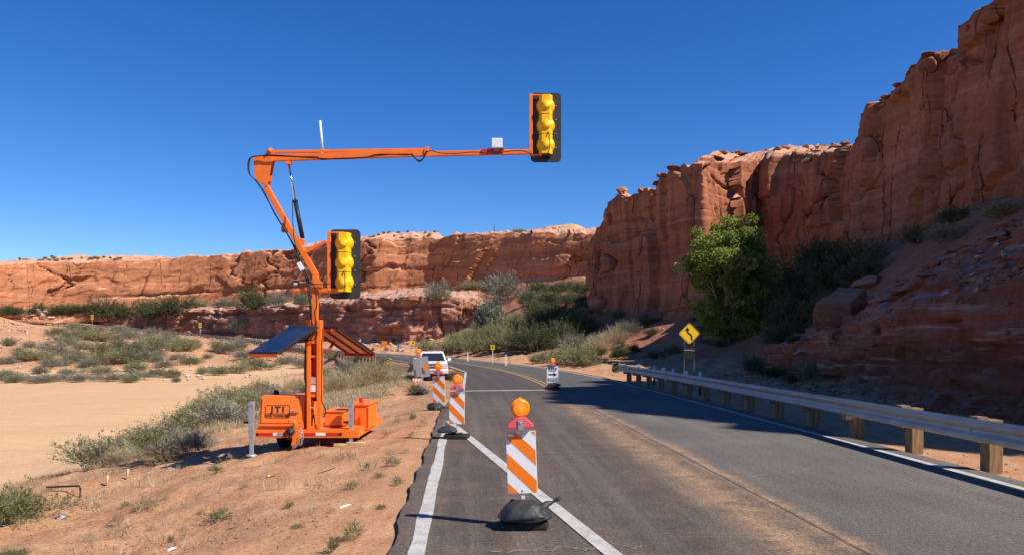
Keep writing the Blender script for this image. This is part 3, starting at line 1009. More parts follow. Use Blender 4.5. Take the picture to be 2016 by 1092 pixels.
CL += [(27.6, 36, 9, 21.2, .1), (27.4, 32, 9, 21.2, .0), (27.4, 29.4, 9, 21.4, -.6), (27.4, 26.6, 9, 24.2, -1), (27.4, 23, 9, 26.7, -1), (27.3, 18, 8.7, 27.8, -1), (27.5, 12, 8.5, 29.0, -1), (27.6, 8, 8.5, 28.0, -1), (27.8, 5.3, 8.5, 25.1, .1), (28, 3.2, 8.3, 20.8, .1), (28.3, 1.4, 8.3, 19.2, .1), (28.8, -1.0, 8.2, 17.4, .1),  # out of view: rim and back slope shaped to cast the road's shade
       (29.5, -4, 8.2, 15.5, .1), (31, -9, 8, 13, .1), (34, -18, 8, 12, .1)]
curtain('cliff', 'tall red sandstone cliff with vertical cracks right of the road', CL, M['cliff'], 0.13, 0.15, (0.50, 0.87), dict(
    big=0.35, bigw=16, slabs=((9.0, 17, 1.5, .1), (4.2, 6.5, .60, .3), (1.9, 2.6, .22, .5), (.8, 1.1, .07, .5)), facets=(), cracks=((6.5, .17, 1.8), (3.6, .09, .8)), beds=((2.6, .10, .04), (.8, .035, .04)), fine=.03, edge=.0, lip=.25, apron=.5), 101, 0.85, 0.05, 60, 0.5)

# the far cliffs across the bend: upper tier, then the ledge tier below it
UP = [cp(-420, 530, 190, 17, .14), cp(-200, 524, 200, 17, .14), cp(0, 519, 214, 13, .15), cp(80, 518, 222, 13, .15), cp(150, 517, 228, 13.5, .15), cp(250, 514, 233, 14, .1), cp(330, 509, 237, 15, .05), cp(400, 504, 239, 15.5, .05), cp(480, 500, 240, 15.5, .05),
      cp(560, 491, 238, 15.5, .08), cp(620, 484, 234, 15.8, .2), cp(690, 477, 228, 16, .24), cp(740, 474, 226, 16, .30), cp(800, 472, 228, 16.5, .30), cp(850, 468, 227, 17, .22), cp(880, 468, 224, 17.5, .05), cp(930, 462, 220, 18, .05), cp(1000, 460, 214, 18, .1), cp(1060, 458, 208, 17, .14),
      cp(1120, 458, 202, 16, .22), cp(1180, 457, 197, 15, .24), cp(1260, 450, 190, 15, .2), cp(1400, 440, 180, 15, .1)]
curtain('far_cliff', 'long orange sandstone cliff across the bend of the road', UP, M['cliff_far'], 0.42, 0.36, (-0.05, 1.0), dict(
    big=1.2, bigw=30, slabs=((24, 9, 1.7, .1), (9, 4.5, .6, .45), (4, 2.0, .22, .6)), lean=-.5, facets=(), tilt=-.25, cracks=((19, .35, 2.0),), beds=((1.9, .26, -.38), (5, .30, -.04)), fine=.08, edge=.1, notch=((.42, .025, 1.0),), lip=.6, apron=1.0), 211, 0.5, 0.09, 150, 0.8, foot=6)
LO = [cp(-420, 612, 214, 10, .06), cp(-150, 608, 226, 9, .06), cp(0, 606, 236, 8, .06), cp(120, 606, 236, 7.5, .05), cp(250, 610, 228, 6.5, .06), cp(330, 610, 222, 5.0, .08), cp(420, 606, 213, 4.2, .08), cp(480, 605, 207, 3.8, .1), cp(560, 600, 200, 3.0, .1), cp(600, 598, 196, 2.8, .1),
      cp(650, 594, 190, 2.6, .1), cp(700, 590, 184, 2.4, .1), cp(740, 586, 178, 2.2, .1), cp(800, 584, 173, 2.0, .1), cp(860, 583, 171, 1.8, .1), cp(905, 583, 171, 1.8, .1), cp(930, 588, 173, 2.0, .1), cp(950, 600, 180, 4, .12), cp(985, 592, 192, 9, .12), cp(1010, 580, 205, 12, .1)]
curtain('ledge_cliff', 'pinkish layered ledge of rock above the far road', LO, M['cliff_low'], 0.34, 0.26, (-0.05, 1.0), dict(
    big=1.2, bigw=11, slabs=((7, 3.2, 1.5, .1), (3, 1.6, .8, .25)), facets=((2.6, 2.2, 0.5), (1.1, .9, 0.2)), cracks=((5, .3, 1.1), (11, .5, 1.6)), beds=((1.5, .50, .0), (.6, .2, .01)), fine=.12, edge=.3, notch=((.80, .03, 1.0), (.15, .05, .8)), lip=.4, apron=.6), 307, 0.7, 0.10, 90, 0.5)

# rounded tan hills that show above the far rim
def dome(cx_, cy_, rx, ry, z0, h_, seed):
    n_ = 70
    a_, b_ = np.meshgrid(np.linspace(-1.3, 1.3, n_), np.linspace(-1.3, 1.3, n_))
    r2 = a_ ** 2 + b_ ** 2
    z_ = z0 + h_ * (np.exp(-r2 * 1.6) * 1.15 - .12) + (h_ * .10) * fbm(a_ * 3, b_ * 3, 0, 4, seed)
    idx = np.arange(n_ * n_).reshape(n_, n_)
    fc = np.stack([idx[:-1, :-1], idx[:-1, 1:], idx[1:, 1:], idx[1:, :-1]], -1).reshape(-1, 4)
    V_ = np.stack([cx_ + a_ * rx, cy_ + b_ * ry, z_], -1).reshape(-1, 3)
    me_ = fastmesh('hill', V_, fc, 4, M['soil'], True, {'wash': ('POINT', np.full(n_ * n_, .6)), 'talus': ('POINT', np.zeros(n_ * n_))})
    tag(link('hill', me_), 'rounded tan hill showing above the rim of the far cliff', None, None, 'structure')


dome(26, 345, 40, 40, 30, 23.5, 3)
dome(46, 350, 30, 36, 30, 25.0, 5)

# the cut bank beside the guardrail with the talus spur behind it
BK = np.array([(14.6, -14, 4.0, 7.0, 5.0), (13.2, -2, 3.6, 7.2, 5.0), (12.0, 8, 3.4, 7.0, 5.0), (11.5, 14, 3.2, 6.8, 5.0), (11.4, 18, 3.0, 6.6, 5.0), (11.5, 22, 2.8, 6.2, 4.6), (11.8, 26, 2.55, 5.4, 4.2), (12.0, 30, 2.2, 4.5, 3.6), (12.1, 34, 1.75, 3.3, 2.8), (12.2, 37.5, 1.3, 2.2, 1.9),
               (12.9, 40.5, 0.9, 1.5, 1.2), (14.2, 42.6, 0.7, 1.2, 1.0), (16.5, 44, 0.6, 1.8, 1.2)])


def cutbank():
    L = np.concatenate([[0], np.cumsum(np.hypot(*np.diff(BK[:, :2], axis=0).T))])
    u = np.arange(0, L[-1], 0.11)
    q = [np.interp(u, L, BK[:, k]) for k in range(5)]
    k = np.ones(41) / 41
    q = [np.convolve(np.pad(a, 20, 'edge'), k, 'valid') for a in q]
    dx, dy = np.gradient(q[0]), np.gradient(q[1])
    ln = np.hypot(dx, dy)
    nx, ny = -dy / ln, dx / ln                        # toward the road
    prof = []                                         # (set back, height) rows
    nf = 34
    rows = []
    seed = 405
    for i in range(nf + 1):                           # the cut face
        w = i / nf
        z = -0.3 + (q[2] + .3 + 0.25 * fbm(u * .25, u * 0, 0, 3, 411)) * w
        rows.append((z, -(0.10 * w * q[2]) - .02, np.ones_like(u), w))
    for i in range(1, 47):                            # the debris slope up to the ridge
        w = i / 46
        ss = q[4] * w
        z = q[2] + (q[3] - q[2]) * (w ** 0.85)
        rows.append((z, -(0.10 * q[2]) - ss, np.ones_like(u) * (1 - w) * .5 + .25, 1 + w))
    for i in range(1, 16):
        w = i / 15
        rows.append((q[3] * (1 - w) + (q[3] * .25 - .8) * w, -(0.1 * q[2]) - q[4] - 4.5 * w, np.ones_like(u) * .3, 2 + w))
    V, tal = [], []
    for z, off, amp, w in rows:
        face = 1.0 if w <= 1 else 0.0
        zz = np.broadcast_to(z, u.shape)
        if w <= 1:
            D = dict(big=.5, bigw=7, slabs=((3.4, .9, .42, .15), (1.5, .45, .24, .3), (.6, .25, .09, .4)), facets=(), cracks=((2.4, .07, .25),), beds=((.6, .30, .0), (.21, .10, .0)), fine=.05, edge=.3)
            d = disp(u, zz, np.full_like(u, w), D, seed, None)
            d = d + 0.35 * sstep(.30, 0, w)            # crumbled foot
            up = 0 * u
        else:
            r1, r2, cid, ddx, ddy = worley(u / 1.1, np.full_like(u, w * 6.0), 433)
            d = 0.22 * fbm(u * .5, zz * .9, 0, 4, 431) + 0.30 * (cid - .5) + 0.25 * fbm(u * 1.9, zz * 2, 0, 3, 441)
            fb = disp(u, zz * 0 + q[2], np.full_like(u, .98), dict(big=.5, bigw=7, facets=(), cracks=(), beds=(), fine=.05), seed, None)
            d = d * min(1, (w - 1) * 6) + fb
            lz_ = zz / .62 + .10 * u + .9 * fbm(u * .22, zz * .3, 0, 3, 461)
            fr_ = lz_ - np.floor(lz_)
            led = sstep(-.25, .15, fbm(u * .30, lz_ * .5, 0, 3, 463)) * min(1, (w - 1) * 5)
            d = d + led * (.42 * (1 - fr_) - .16)         # thin ledges crop out of the debris
            up = (0.26 * fbm(u * .6, np.full_like(u, w * 4), 0, 4, 451) + 0.22 * np.maximum(0, cid - .5)) * min(1, (w - 1) * 5)
        V.append(np.stack([q[0] + nx * (off + d), q[1] + ny * (off + d), zz + up], -1))
    V = np.array(V)
    nr, nc = V.shape[:2]
    idx = np.arange(nr * nc).reshape(nr, nc)
    fc = np.stack([idx[:-1, :-1], idx[:-1, 1:], idx[1:, 1:], idx[1:, :-1]], -1).reshape(-1, 4)
    return fastmesh('cut_bank', V.reshape(-1, 3), fc, 4, M['bank'], False), V


me, BANKV = cutbank()
tag(link('cut_bank', me), 'dark red banded cut bank and debris slope behind the guardrail', None, None, 'structure')

# ------------------------------------------------------------------ ray casts on the setting, to stand things on it
from mathutils.bvhtree import BVHTree


def _tree(me):
    n = len(me.vertices)
    co = np.empty(n * 3, np.float32); me.vertices.foreach_get('co', co)
    lv = np.empty(len(me.loops), np.int32); me.loops.foreach_get('vertex_index', lv)
    return BVHTree.FromPolygons(co.reshape(-1, 3).tolist(), lv.reshape(-1, 4).tolist())


TREES = [_tree(bpy.data.objects[n].data) for n in ('ground', 'cliff', 'far_cliff', 'ledge_cliff', 'cut_bank')]
EYEV = Vector((0, 0, EYE))


def hit(px, py):
    d = Vector(((px - HX) / F, 1, (HY - py) / F)).normalized()
    best, bd, bn = None, 1e9, None
    for t_ in TREES:
        h, n, i, dist = t_.ray_cast(EYEV, d, 900)
        if h is not None and dist < bd:
            best, bd, bn = h, dist, n
    return best


def drop(x, y, z=60.0):
    best = None
    for t_ in TREES:
        h = t_.ray_cast(Vector((x, y, z)), Vector((0, 0, -1)), 200)[0]
        if h is not None and (best is None or h.z > best.z):
            best = h
    return best if best is not None else Vector((x, y, 0))


# ------------------------------------------------------------------ plants
def leaves_mesh(name, P, D, length, width, mat, rng, tone=None, jitter=.35):
    """one diamond-shaped leaf per row of P, pointing along D"""
    n = len(P)
    D = D + rng.normal(0, jitter, (n, 3))
    D /= np.linalg.norm(D, axis=1)[:, None]
    A = np.cross(D, rng.normal(0, 1, (n, 3)))
    A /= np.linalg.norm(A, axis=1)[:, None] + 1e-9
    ln = (length * rng.uniform(.6, 1.3, n))[:, None]
    w = (width * rng.uniform(.6, 1.3, n))[:, None]
    B = np.cross(A, D) * ln * rng.uniform(-.18, .18, n)[:, None]
    V = np.stack([P, P + D * ln * .45 + A * w / 2 + B, P + D * ln, P + D * ln * .45 - A * w / 2 + B], 1).reshape(-1, 3)
    tn = rng.uniform(0, 1, n) if tone is None else np.clip(tone + rng.normal(0, .18, n), 0, 1)
    return fastmesh(name, V, np.arange(4 * n), 4, mat, False, {'tone': ('FACE', tn)})


def twigs_mesh(name, segs, mat):
    mb = MB()
    for a, b, r0, r1 in segs:
        mb.tube([a, a.lerp(b, .5) + Vector((R.uniform(-.04, .04), R.uniform(-.04, .04), .03)), b], r0, 4, r1, False)
    me = bpy.data.meshes.new(name)
    me.from_pydata(mb.v, [], mb.f)
    me.materials.append(mat)
    return me


def shrub_proto(kind, mat, seed, stems=230, per=16, rad=.72, ll=.10, lw=.022, up=.55, lumps=7, stiff=.35, twig=16):
    """a bush one unit high: leafy stems that fan out of a few lumps (uneven outline, gaps between lumps)"""
    rng = np.random.default_rng(seed)
    lc = np.stack([rng.normal(0, rad * .42, lumps), rng.normal(0, rad * .42, lumps), rng.uniform(.0, .12, lumps)], 1)
    ls = rng.uniform(.55, 1.0, lumps)
    ls[0] = 1.0
    lc[0, :2] *= .3
    k = rng.integers(0, lumps, stems)
    az = rng.uniform(0, 2 * PI, stems)
    el = np.arcsin(np.clip(rng.uniform(0.05, 1, stems) ** up, 0, 1))
    dirs = np.stack([np.cos(az) * np.cos(el) * rad, np.sin(az) * np.cos(el) * rad, np.sin(el)], 1)
    tip = lc[k] + dirs * (ls[k] * rng.uniform(.65, 1.05, stems))[:, None]
    base = lc[k] * .6
    base[:, 2] = 0
    tt = rng.uniform(.25, 1.0, (stems, per)) ** .7
    P = base[:, None] + (tip - base)[:, None] * tt[..., None]
    P[..., 2] += .05 * np.sin(tt * PI)
    P += rng.normal(0, .022, P.shape)
    P[..., 2] = np.maximum(P[..., 2], .01)
    D = np.broadcast_to((tip - base)[:, None], P.shape).reshape(-1, 3)
    D = D / (np.linalg.norm(D, axis=1)[:, None] + 1e-6)
    tone = np.repeat(rng.uniform(.1, .9, stems), per)
    o = link(kind, leaves_mesh(kind, P.reshape(-1, 3), D, ll, lw, mat, rng, tone, stiff))
    st = [(Vector(base[i]), Vector(base[i] + (tip[i] - base[i]) * .8), .011, .004) for i in range(0, stems, max(1, stems // twig))]
    link('stems', twigs_mesh('stems', st, M['twig']), o)
    o.location = (0, -3000, -500)
    return o


PR = {
    'sage': [shrub_proto('sagebrush', M['sage'], 1, 300, 17), shrub_proto('sagebrush', M['sage'], 2, 280, 17, .85, lumps=9), shrub_proto('sagebrush', M['greyshrub'], 3, 300, 16, .8)],
    'olive': [shrub_proto('rabbitbrush', M['olive'], 4, 380, 17, .75, .085, .024, .6, 10, .65), shrub_proto('rabbitbrush', M['olive'], 5, 360, 17, .9, .085, .024, .6, 12, .65)],
    'straw': [shrub_proto('dry_bush', M['straw'], 6, 420, 10, .8, .17, .010, .5, 6, .22), shrub_proto('dry_bush', M['straw'], 7, 380, 11, .95, .15, .010, .5, 8, .25)],
    'dark': [shrub_proto('tamarisk_bush', M['tamarisk'], 8, 420, 20, .75, .085, .020, .6, 12, .4), shrub_proto('tamarisk_bush', M['tamarisk'], 9, 420, 20, .62, .085, .02, .6, 9, .4)],
    'willow': [shrub_proto('willow_bush', M['willow'], 10, 420, 20, .55, .075, .026, .65, 11, .6)],
    'grey': [shrub_proto('grey_bush', M['greyshrub'], 12, 380, 15, .8, .10, .014, .55, 9, .3)],
    'weed': [shrub_proto('green_weed', M['weed'], 13, 46, 10, .8, .16, .05, .45, 1, .5, 12), shrub_proto('green_weed', M['weed'], 14, 60, 9, 1.1, .15, .045, .4, 1, .5, 12)],
    'tuft': [shrub_proto('grass_tuft', M['straw'], 15, 90, 4, .55, .40, .014, .9, 3, .15, 4)],
}
PROTO_USED = set()


def plant(kind, px, py, w, h, label, group=None, Y=None, n=None, z_in=.06):
    """a plant whose foot shows at pixel (px, py), w and h pixels large"""
    p = at(px, py, Y) if Y else hit(px, py)
    if p is None:
        return None
    ps = PR[kind]
    o = ps[R.randrange(len(ps)) if n is None else n]
    wm, hm = w * p.y / F, h * p.y / F
    key = o.name
    sc = (wm / 1.75, wm / 1.75 * R.uniform(.85, 1.15), hm / 0.98)
    if key in PROTO_USED:
        q = dup(o)
    else:
        PROTO_USED.add(key)
        q = o
    q.location = (p.x, p.y, p.z - z_in * hm)
    q.rotation_euler = (0, 0, R.uniform(0, 6.28))
    q.scale = sc
    for a in ('label', 'category', 'group'):
        if a in q: del q[a]
    tag(q, label, 'plant' if kind in ('weed',) else 'grass' if kind == 'tuft' else 'shrub', group)
    return q


# near shrubs along the edge of the wash, each its own
for kind, x, y, w, h, lab in (
        ('olive', 36, 1024, 150, 84, 'yellow green shrub beside the grey stone at the near edge of the wash'),
        ('sage', 205, 918, 150, 72, 'grey green sagebrush at the near end of the row along the wash'),
        ('olive', 285, 897, 140, 70, 'dense green shrub second from the near end of the row along the wash'),
        ('straw', 312, 908, 120, 46, 'mat of bent straw in front of the row of green shrubs'),
        ('grey', 374, 892, 90, 62, 'bare grey tan bush between the straw mat and the signal trailer'),
        ('olive', 368, 846, 110, 56, 'green shrub behind the bare grey bush on the wash edge'),
        ('sage', 428, 838, 130, 62, 'wide sagebrush behind the signal trailer cabinet on the wash edge'),
        ('olive', 486, 812, 84, 54, 'green shrub standing just behind the left jack of the trailer'),
        ('sage', 540, 795, 90, 42, 'sagebrush showing above the trailer cabinet'),
        ('straw', 660, 772, 80, 44, 'dry straw bush behind the trailer mast'),
        ('straw', 716, 764, 120, 60, 'large straw coloured bush between trailer and grey sign backs'),
        ('olive', 752, 744, 80, 40, 'green tinged bush behind the large straw bush'),
        ('sage', 684, 744, 90, 40, 'sagebrush under the right solar panel'),
        ('straw', 772, 752, 60, 38, 'straw bush nearest the grey sign backs'),
        ('olive', 824, 775, 52, 26, 'low green shrub at the foot of the grey sign backs'),
        ('sage', 610, 780, 70, 34, 'small sagebrush behind the mast base of the trailer'),
        ('olive', 24, 1096, 60, 22, 'green plant at the bottom corner of the shoulder'),
        ('sage', 330, 872, 110, 52, 'sagebrush between the dense green shrub and the bare grey bush'),
        ('olive', 404, 822, 100, 48, 'green shrub at the far side of the row left of the cabinet'),
        ('sage', 456, 800, 100, 48, 'sagebrush at the wash edge just above the left jack'),
        ('olive', 512, 782, 90, 40, 'green shrub at the wash edge above the trailer logo'),
        ('straw', 584, 776, 80, 40, 'straw bush just left of the trailer mast base'),
        ('sage', 640, 760, 90, 44, 'sagebrush just right of the trailer mast'),
        ('straw', 690, 770, 110, 48, 'straw bush in front of the large straw bush'),
        ('straw', 246, 912, 80, 34, 'yellow straw clump at the near end of the shrub row')):
    plant(kind, x, y, w, h, lab)
for kind, x, y, w, h, lab in (
        ('weed', 695, 1062, 46, 40, 'bright green weed closest to the asphalt edge'),
        ('weed', 648, 1088, 46, 34, 'spiky green weed at the bottom of the shoulder'),
        ('weed', 425, 1030, 60, 26, 'sprawling green weed midway across the red shoulder'),
        ('weed', 332, 1068, 24, 16, 'small green weed beside the white scrap'),
        ('tuft', 235, 1036, 40, 32, 'tuft of grass with dry stalks beside the wash edge'),
        ('tuft', 172, 1066, 36, 20, 'low pale grass tuft near the bottom edge'),
        ('weed', 430, 928, 50, 14, 'flat green weed in front of the left jack'),
        ('weed', 780, 955, 30, 20, 'thin weed beside the asphalt edge'),
        ('weed', 772, 918, 40, 20, 'pair of thin weeds next to the first far panel'),
        ('tuft', 290, 1000, 70, 26, 'yellow dry grass clump midway between shrub and trailer')):
    plant(kind, x, y, w, h, lab)

small = [(748, 940), (762, 900), (800, 892), (722, 925), (810, 860), (760, 860), (690, 960), (650, 1010), (700, 1010), (590, 1040), (470, 1036), (395, 1012), (444, 1010), (360, 1046), (300, 1044), (255, 1000), (200, 1000), (330, 985), (560, 1000), (600, 960), (480, 960), (812, 826), (786, 836), (840, 838), (745, 1000)]
for i, (x, y) in enumerate(small):
    plant('tuft' if i % 3 else 'weed', x + R.uniform(-8, 8), y, R.uniform(20, 40), R.uniform(9, 18), 'small weed growing on the red shoulder', 'small weeds on the red shoulder')

# shrubs on the hillside beyond the wash
hill = [(30, 752, 64, 13), (84, 751, 50, 12), (122, 750, 44, 14), (166, 751, 60, 15), (216, 750, 60, 14), (262, 745, 60, 15), (300, 741, 50, 14), (336, 742, 46, 15), (346, 752, 24, 9), (432, 738, 44, 15), (404, 735, 40, 13), (462, 734, 50, 16), (510, 727, 70, 20),
        (14, 716, 40, 14), (40, 706, 46, 20), (74, 708, 60, 18), (96, 722, 50, 12), (120, 700, 50, 22), (150, 714, 60, 18), (180, 722, 56, 16), (196, 700, 60, 24), (214, 716, 60, 20), (246, 712, 66, 22), (268, 698, 60, 24), (292, 710, 60, 22), (308, 690, 60, 24), (236, 690, 50, 20), (160, 690, 46, 18),
        (130, 672, 50, 18), (110, 660, 40, 14), (176, 668, 60, 16), (216, 672, 50, 16), (256, 668, 54, 18), (290, 672, 44, 16), (200, 655, 50, 13), (240, 654, 44, 12), (150, 650, 40, 13), (300, 660, 40, 14), (324, 676, 40, 18), (364, 690, 54, 26), (346, 692, 36, 20), (382, 686, 34, 18), (432, 692, 30, 20), (448, 696, 34, 22), (474, 688, 40, 22), (492, 706, 60, 18),
        (20, 680, 36, 14), (60, 684, 30, 12), (90, 690, 40, 14), (330, 722, 40, 12), (376, 716, 44, 14), (352, 708, 40, 12), (410, 706, 24, 10), (270, 730, 60, 16), (200, 736, 60, 14), (140, 738, 50, 13), (80, 735, 46, 12), (566, 716, 50, 16), (600, 722, 50, 16), (540, 700, 30, 12), (655, 706, 40, 12), (700, 712, 40, 14), (10, 742, 40, 12)]
for i in range(13):                                     # the gaps inside the densest patch
    a_ = R.uniform(0, 1)
    hill.append((90 + 235 * a_ + R.uniform(-12, 12), R.uniform(660, 728) - 14 * a_, R.uniform(30, 54), R.uniform(11, 18)))
for i in range(6):
    hill.append((R.uniform(0, 340), R.uniform(744, 753), R.uniform(36, 60), R.uniform(11, 15)))
for x, y, w, h in hill:
    plant(R.choice(['sage', 'sage', 'grey', 'grey', 'olive']), x, y, w * 1.1, h * 1.4, 'low grey green shrub on the sandy hillside beyond the wash', 'shrubs scattered over the hillside beyond the wash')
# bushes on the ledge under the orange cliff
for x in range(-30, 190, 22):
    plant('dark', x + R.uniform(-6, 6), 612 + R.uniform(0, 12), R.uniform(36, 56), R.uniform(16, 26), 'dark bush in the row under the orange cliff', 'dark bushes in a row under the orange cliff')
for kind, x, y, w, h, lab in (
        ('dark', 208, 628, 70, 50, 'round dark bush standing taller than the row under the orange cliff'),
        ('dark', 246, 630, 60, 40, 'dark bush right of the tallest round bush in the ledge row'),
        ('dark', 292, 628, 70, 44, 'dark bush hanging over the ledge beside the widest bush'),
        ('dark', 336, 622, 100, 50, 'widest dark bush on the ledge above the far guardrail'),
        ('olive', 392, 604, 40, 20, 'small olive bush right of the widest ledge bush'),
        ('grey', 446, 606, 60, 24, 'grey bush on the ledge left of the green ledge bush'),
        ('dark', 504, 612, 66, 58, 'green leafy bush on the ledge left of the signal mast'),
        ('grey', 548, 604, 50, 38, 'silvery bush on the ledge beside the signal mast'),
        ('sage', 592, 602, 50, 28, 'low bush on the ledge behind the signal mast'),
        ('grey', 470, 652, 40, 36, 'grey bush growing at the foot of the ledge wall'),
        ('sage', 872, 592, 60, 46, 'grey green bush on top of the ledge above the pickup'),
        ('olive', 930, 570, 70, 22, 'low green bush under the smooth rock band'),
        ('sage', 1004, 590, 90, 62, 'tall sagebrush clump at the head of the side gully'),
        ('grey', 1040, 600, 50, 36, 'pale bush at the edge of the gully shade'),
        ('willow', 966, 664, 120, 96, 'silvery leaved willow bush climbing the end of the ledge wall'),
        ('olive', 1010, 650, 50, 40, 'olive bush right of the silvery willow'),
        ('sage', 1012, 640, 40, 30, 'grey bush above the green thicket')):
    plant(kind, x, y, w, h, lab)
for x, y, w, h in ((850, 690, 60, 26), (880, 692, 60, 34), (912, 693, 60, 38), (940, 694, 64, 44), (972, 694, 60, 48), (1000, 690, 60, 52), (900, 676, 60, 30), (940, 672, 60, 36), (975, 668, 60, 42)):
    plant('olive', x, y, w, h, 'olive green bush in the sunlit thicket beyond the pickup', 'olive bushes of the sunlit thicket')
for x, y, w, h in ((1060, 576, 60, 30), (1100, 576, 60, 30), (1140, 580, 60, 32), (1040, 600, 60, 34), (1080, 604, 70, 40), (1150, 604, 50, 36), (1130, 668, 70, 50), (1150, 650, 60, 46), (1066, 636, 70, 44), (1104, 636, 70, 44), (1120, 690, 60, 36), (1140, 628, 60, 40), (1030, 694, 70, 60), (1060, 690, 80, 66), (1094, 682, 80, 60), (1040, 664, 70, 50), (1076, 654, 70, 50), (1110, 660, 70, 50), (1130, 640, 60, 40), (1090, 630, 60, 36), (1060, 616, 60, 34), (1120, 600, 50, 30), (1150, 620, 40, 30)):
    plant('dark', x, y, w, h, 'dark bush in the shaded gully left of the cliff tip', 'dark bushes filling the shaded gully')
for kind, x, y, w, h, lab in (
        ('olive', 1062, 714, 56, 26, 'low sunlit shrub behind the tall white delineator'),
        ('olive', 1112, 718, 76, 48, 'sunlit green shrub just right of the keep right sign'),
        ('olive', 1148, 720, 76, 50, 'dark green shrub on the sunlit verge right of the keep right sign'),
        ('grey', 1128, 694, 80, 48, 'pale grey shrub above the sunlit verge'),
        ('straw', 1176, 694, 70, 42, 'pale dry shrub low on the sunlit patch of slope'),
        ('straw', 1206, 676, 70, 40, 'pale dry shrub halfway up the sunlit patch of slope'),
        ('grey', 1240, 658, 60, 34, 'pale shrub at the top of the sunlit patch of slope'),
        ('dark', 1222, 706, 50, 30, 'dark shrub on the slope above the guardrail end'),
        ('grey', 1180, 714, 50, 18, 'low grey shrub left of the guardrail end'),
        ('dark', 1484, 735, 60, 40, 'dark shrub right of the curve sign at the foot of the slope'),
        ('dark', 1522, 745, 50, 30, 'dark shrub at the nose of the cut bank'),
        ('grey', 1590, 752, 44, 60, 'grey feathery shrub growing on the cut bank face'),
        ('dark', 1562, 752, 40, 22, 'low dark shrub at the foot of the cut bank'),
        ('dark', 1875, 440, 70, 40, 'green bush highest on the slope under the cliff'),
        ('dark', 1802, 486, 60, 48, 'round dark bush against the cliff foot'),
        ('grey', 1866, 478, 90, 44, 'grey leafy bush below the highest green bush'),
        ('olive', 1975, 428, 100, 34, 'green brush running along the debris slope rim'),
        ('dark', 1562, 676, 30, 24, 'small green shrub clinging to the debris slope'),
        ('grey', 1640, 640, 50, 30, 'grey shrub beside the large fallen block')):
    plant(kind, x, y, w, h, lab)
for i in range(26):
    plant(R.choice(['grey', 'dark', 'sage']), R.uniform(1160, 1420), R.uniform(618, 716), R.uniform(24, 50), R.uniform(10, 22), 'low brush on the shaded slope below the cliff', 'low brush on the shaded slope below the cliff')
for X, Y, w, h in ((20.5, 56, 3.6, 3.2), (22.5, 57, 3.8, 3.4), (24.2, 57, 3.2, 2.2), (19, 53, 3.4, 3.0), (21, 51, 3.6, 2.6), (23, 52, 3.6, 2.8), (18.2, 58, 3.4, 3.0), (17.4, 49, 3, 2.6), (19, 47, 3, 2.2), (21.5, 47, 3, 2.2), (16.4, 46.5, 2.6, 2.0), (20, 60, 3.4, 3)):
    p = drop(X, Y)
    q = dup(PR['dark'][R.randrange(2)], p - Vector((0, 0, .2)), R.uniform(0, 6), (w / 1.5, w / 1.5, h))
    tag(q, 'dark bush in the shaded hollow between the tree and the cliff', 'shrub', 'dark bushes in the hollow behind the tree')


# the cottonwood in front of the bay
def cottonwood(loc, H, label):
    rng = np.random.default_rng(77)
    root = tag(empty('cottonwood_tree', loc), label, 'tree')
    segs, tips = [], []

    def grow(p, d, ln, r, depth):
        q = p + d * ln
        segs.append((p, q, r, r * .68))
        if depth == 0:
            tips.append(q); return
        for i in range(R.choice((2, 3, 3))):
            nd = (d + Vector((R.uniform(-.62, .62), R.uniform(-.62, .62), R.uniform(-.05, .6)))).normalized()
            grow(q, nd, ln * R.uniform(.66, .86), r * .62, depth - 1)
        if depth < 3:
            tips.append(q)
    for a in range(5):
        az = a * 1.26 + .4
        grow(Vector((0.25 * math.cos(az), .25 * math.sin(az), -.2)), Vector((.20 * math.cos(az), .20 * math.sin(az), 1)).normalized(), H * .25, .14, 4)
    link('trunk', twigs_mesh('trunk', segs, M['bark']), root)
    T = np.array([tuple(t_) for t_ in tips])
    lobes = [(-.9, .2, .80, 1.7), (.5, -.3, .86, 1.6), (1.5, .5, .78, 1.3), (-1.9, .0, .62, 1.3), (-.2, -.8, .66, 1.7), (2.1, .0, .60, 1.2), (.8, .6, .55, 1.8), (-1.2, .6, .46, 1.5), (1.2, -.6, .40, 1.6), (-.4, .0, .34, 1.7), (-1.6, -.3, .28, 1.1), (1.9, .3, .26, 1.4), (.3, .3, .16, 1.6), (-.9, .1, .12, 1.2), (1.5, .0, .10, 1.2)]
    extra = []
    for lx_, ly_, lz_, lr_ in lobes:                   # rounded lobes of foliage with gaps between them
        for i in range(int(10.5 * lr_ ** 1.5)):
            v_ = rng.normal(0, 1, 3); v_ /= np.linalg.norm(v_)
            q_ = np.array([lx_ * 1.08 + .35, ly_, lz_ * H]) + v_ * lr_ * rng.uniform(.35, 1.0) * np.array([1, 1, .85])
            if q_[2] > .2: extra.append(q_)
    T = T[(T[:, 2] < H * .93) & (np.hypot(T[:, 0], T[:, 1]) < 2.6)]
    T = np.vstack([T[::2], extra])
    per = 150
    n = len(T) * per
    off = rng.normal(0, 1, (n, 3))
    off /= np.linalg.norm(off, axis=1)[:, None]
    rad = np.repeat(rng.uniform(.30, .70, len(T)), per) * rng.uniform(.25, 1, n) ** .6
    P = np.repeat(T, per, 0) + off * rad[:, None] * np.array([1, 1, .75])
    P[:, 2] = np.maximum(P[:, 2], .1)
    tone = np.repeat(rng.uniform(.15, .85, len(T)), per)
    D = off + np.array([0, 0, -.5])
    link('crown', leaves_mesh('crown', P, D, .17, .14, M['cotton'], rng, tone, .5), root)
    return root


cottonwood(drop(14.9, 54.0), 9.0, 'bright green cottonwood tree with its lower half in cliff shade')


# ------------------------------------------------------------------ the trailer mounted traffic signal
TY = 14.5


def T(px, py, dy=0.0):
    return at(px, py, TY) + Vector((0, dy, 0))


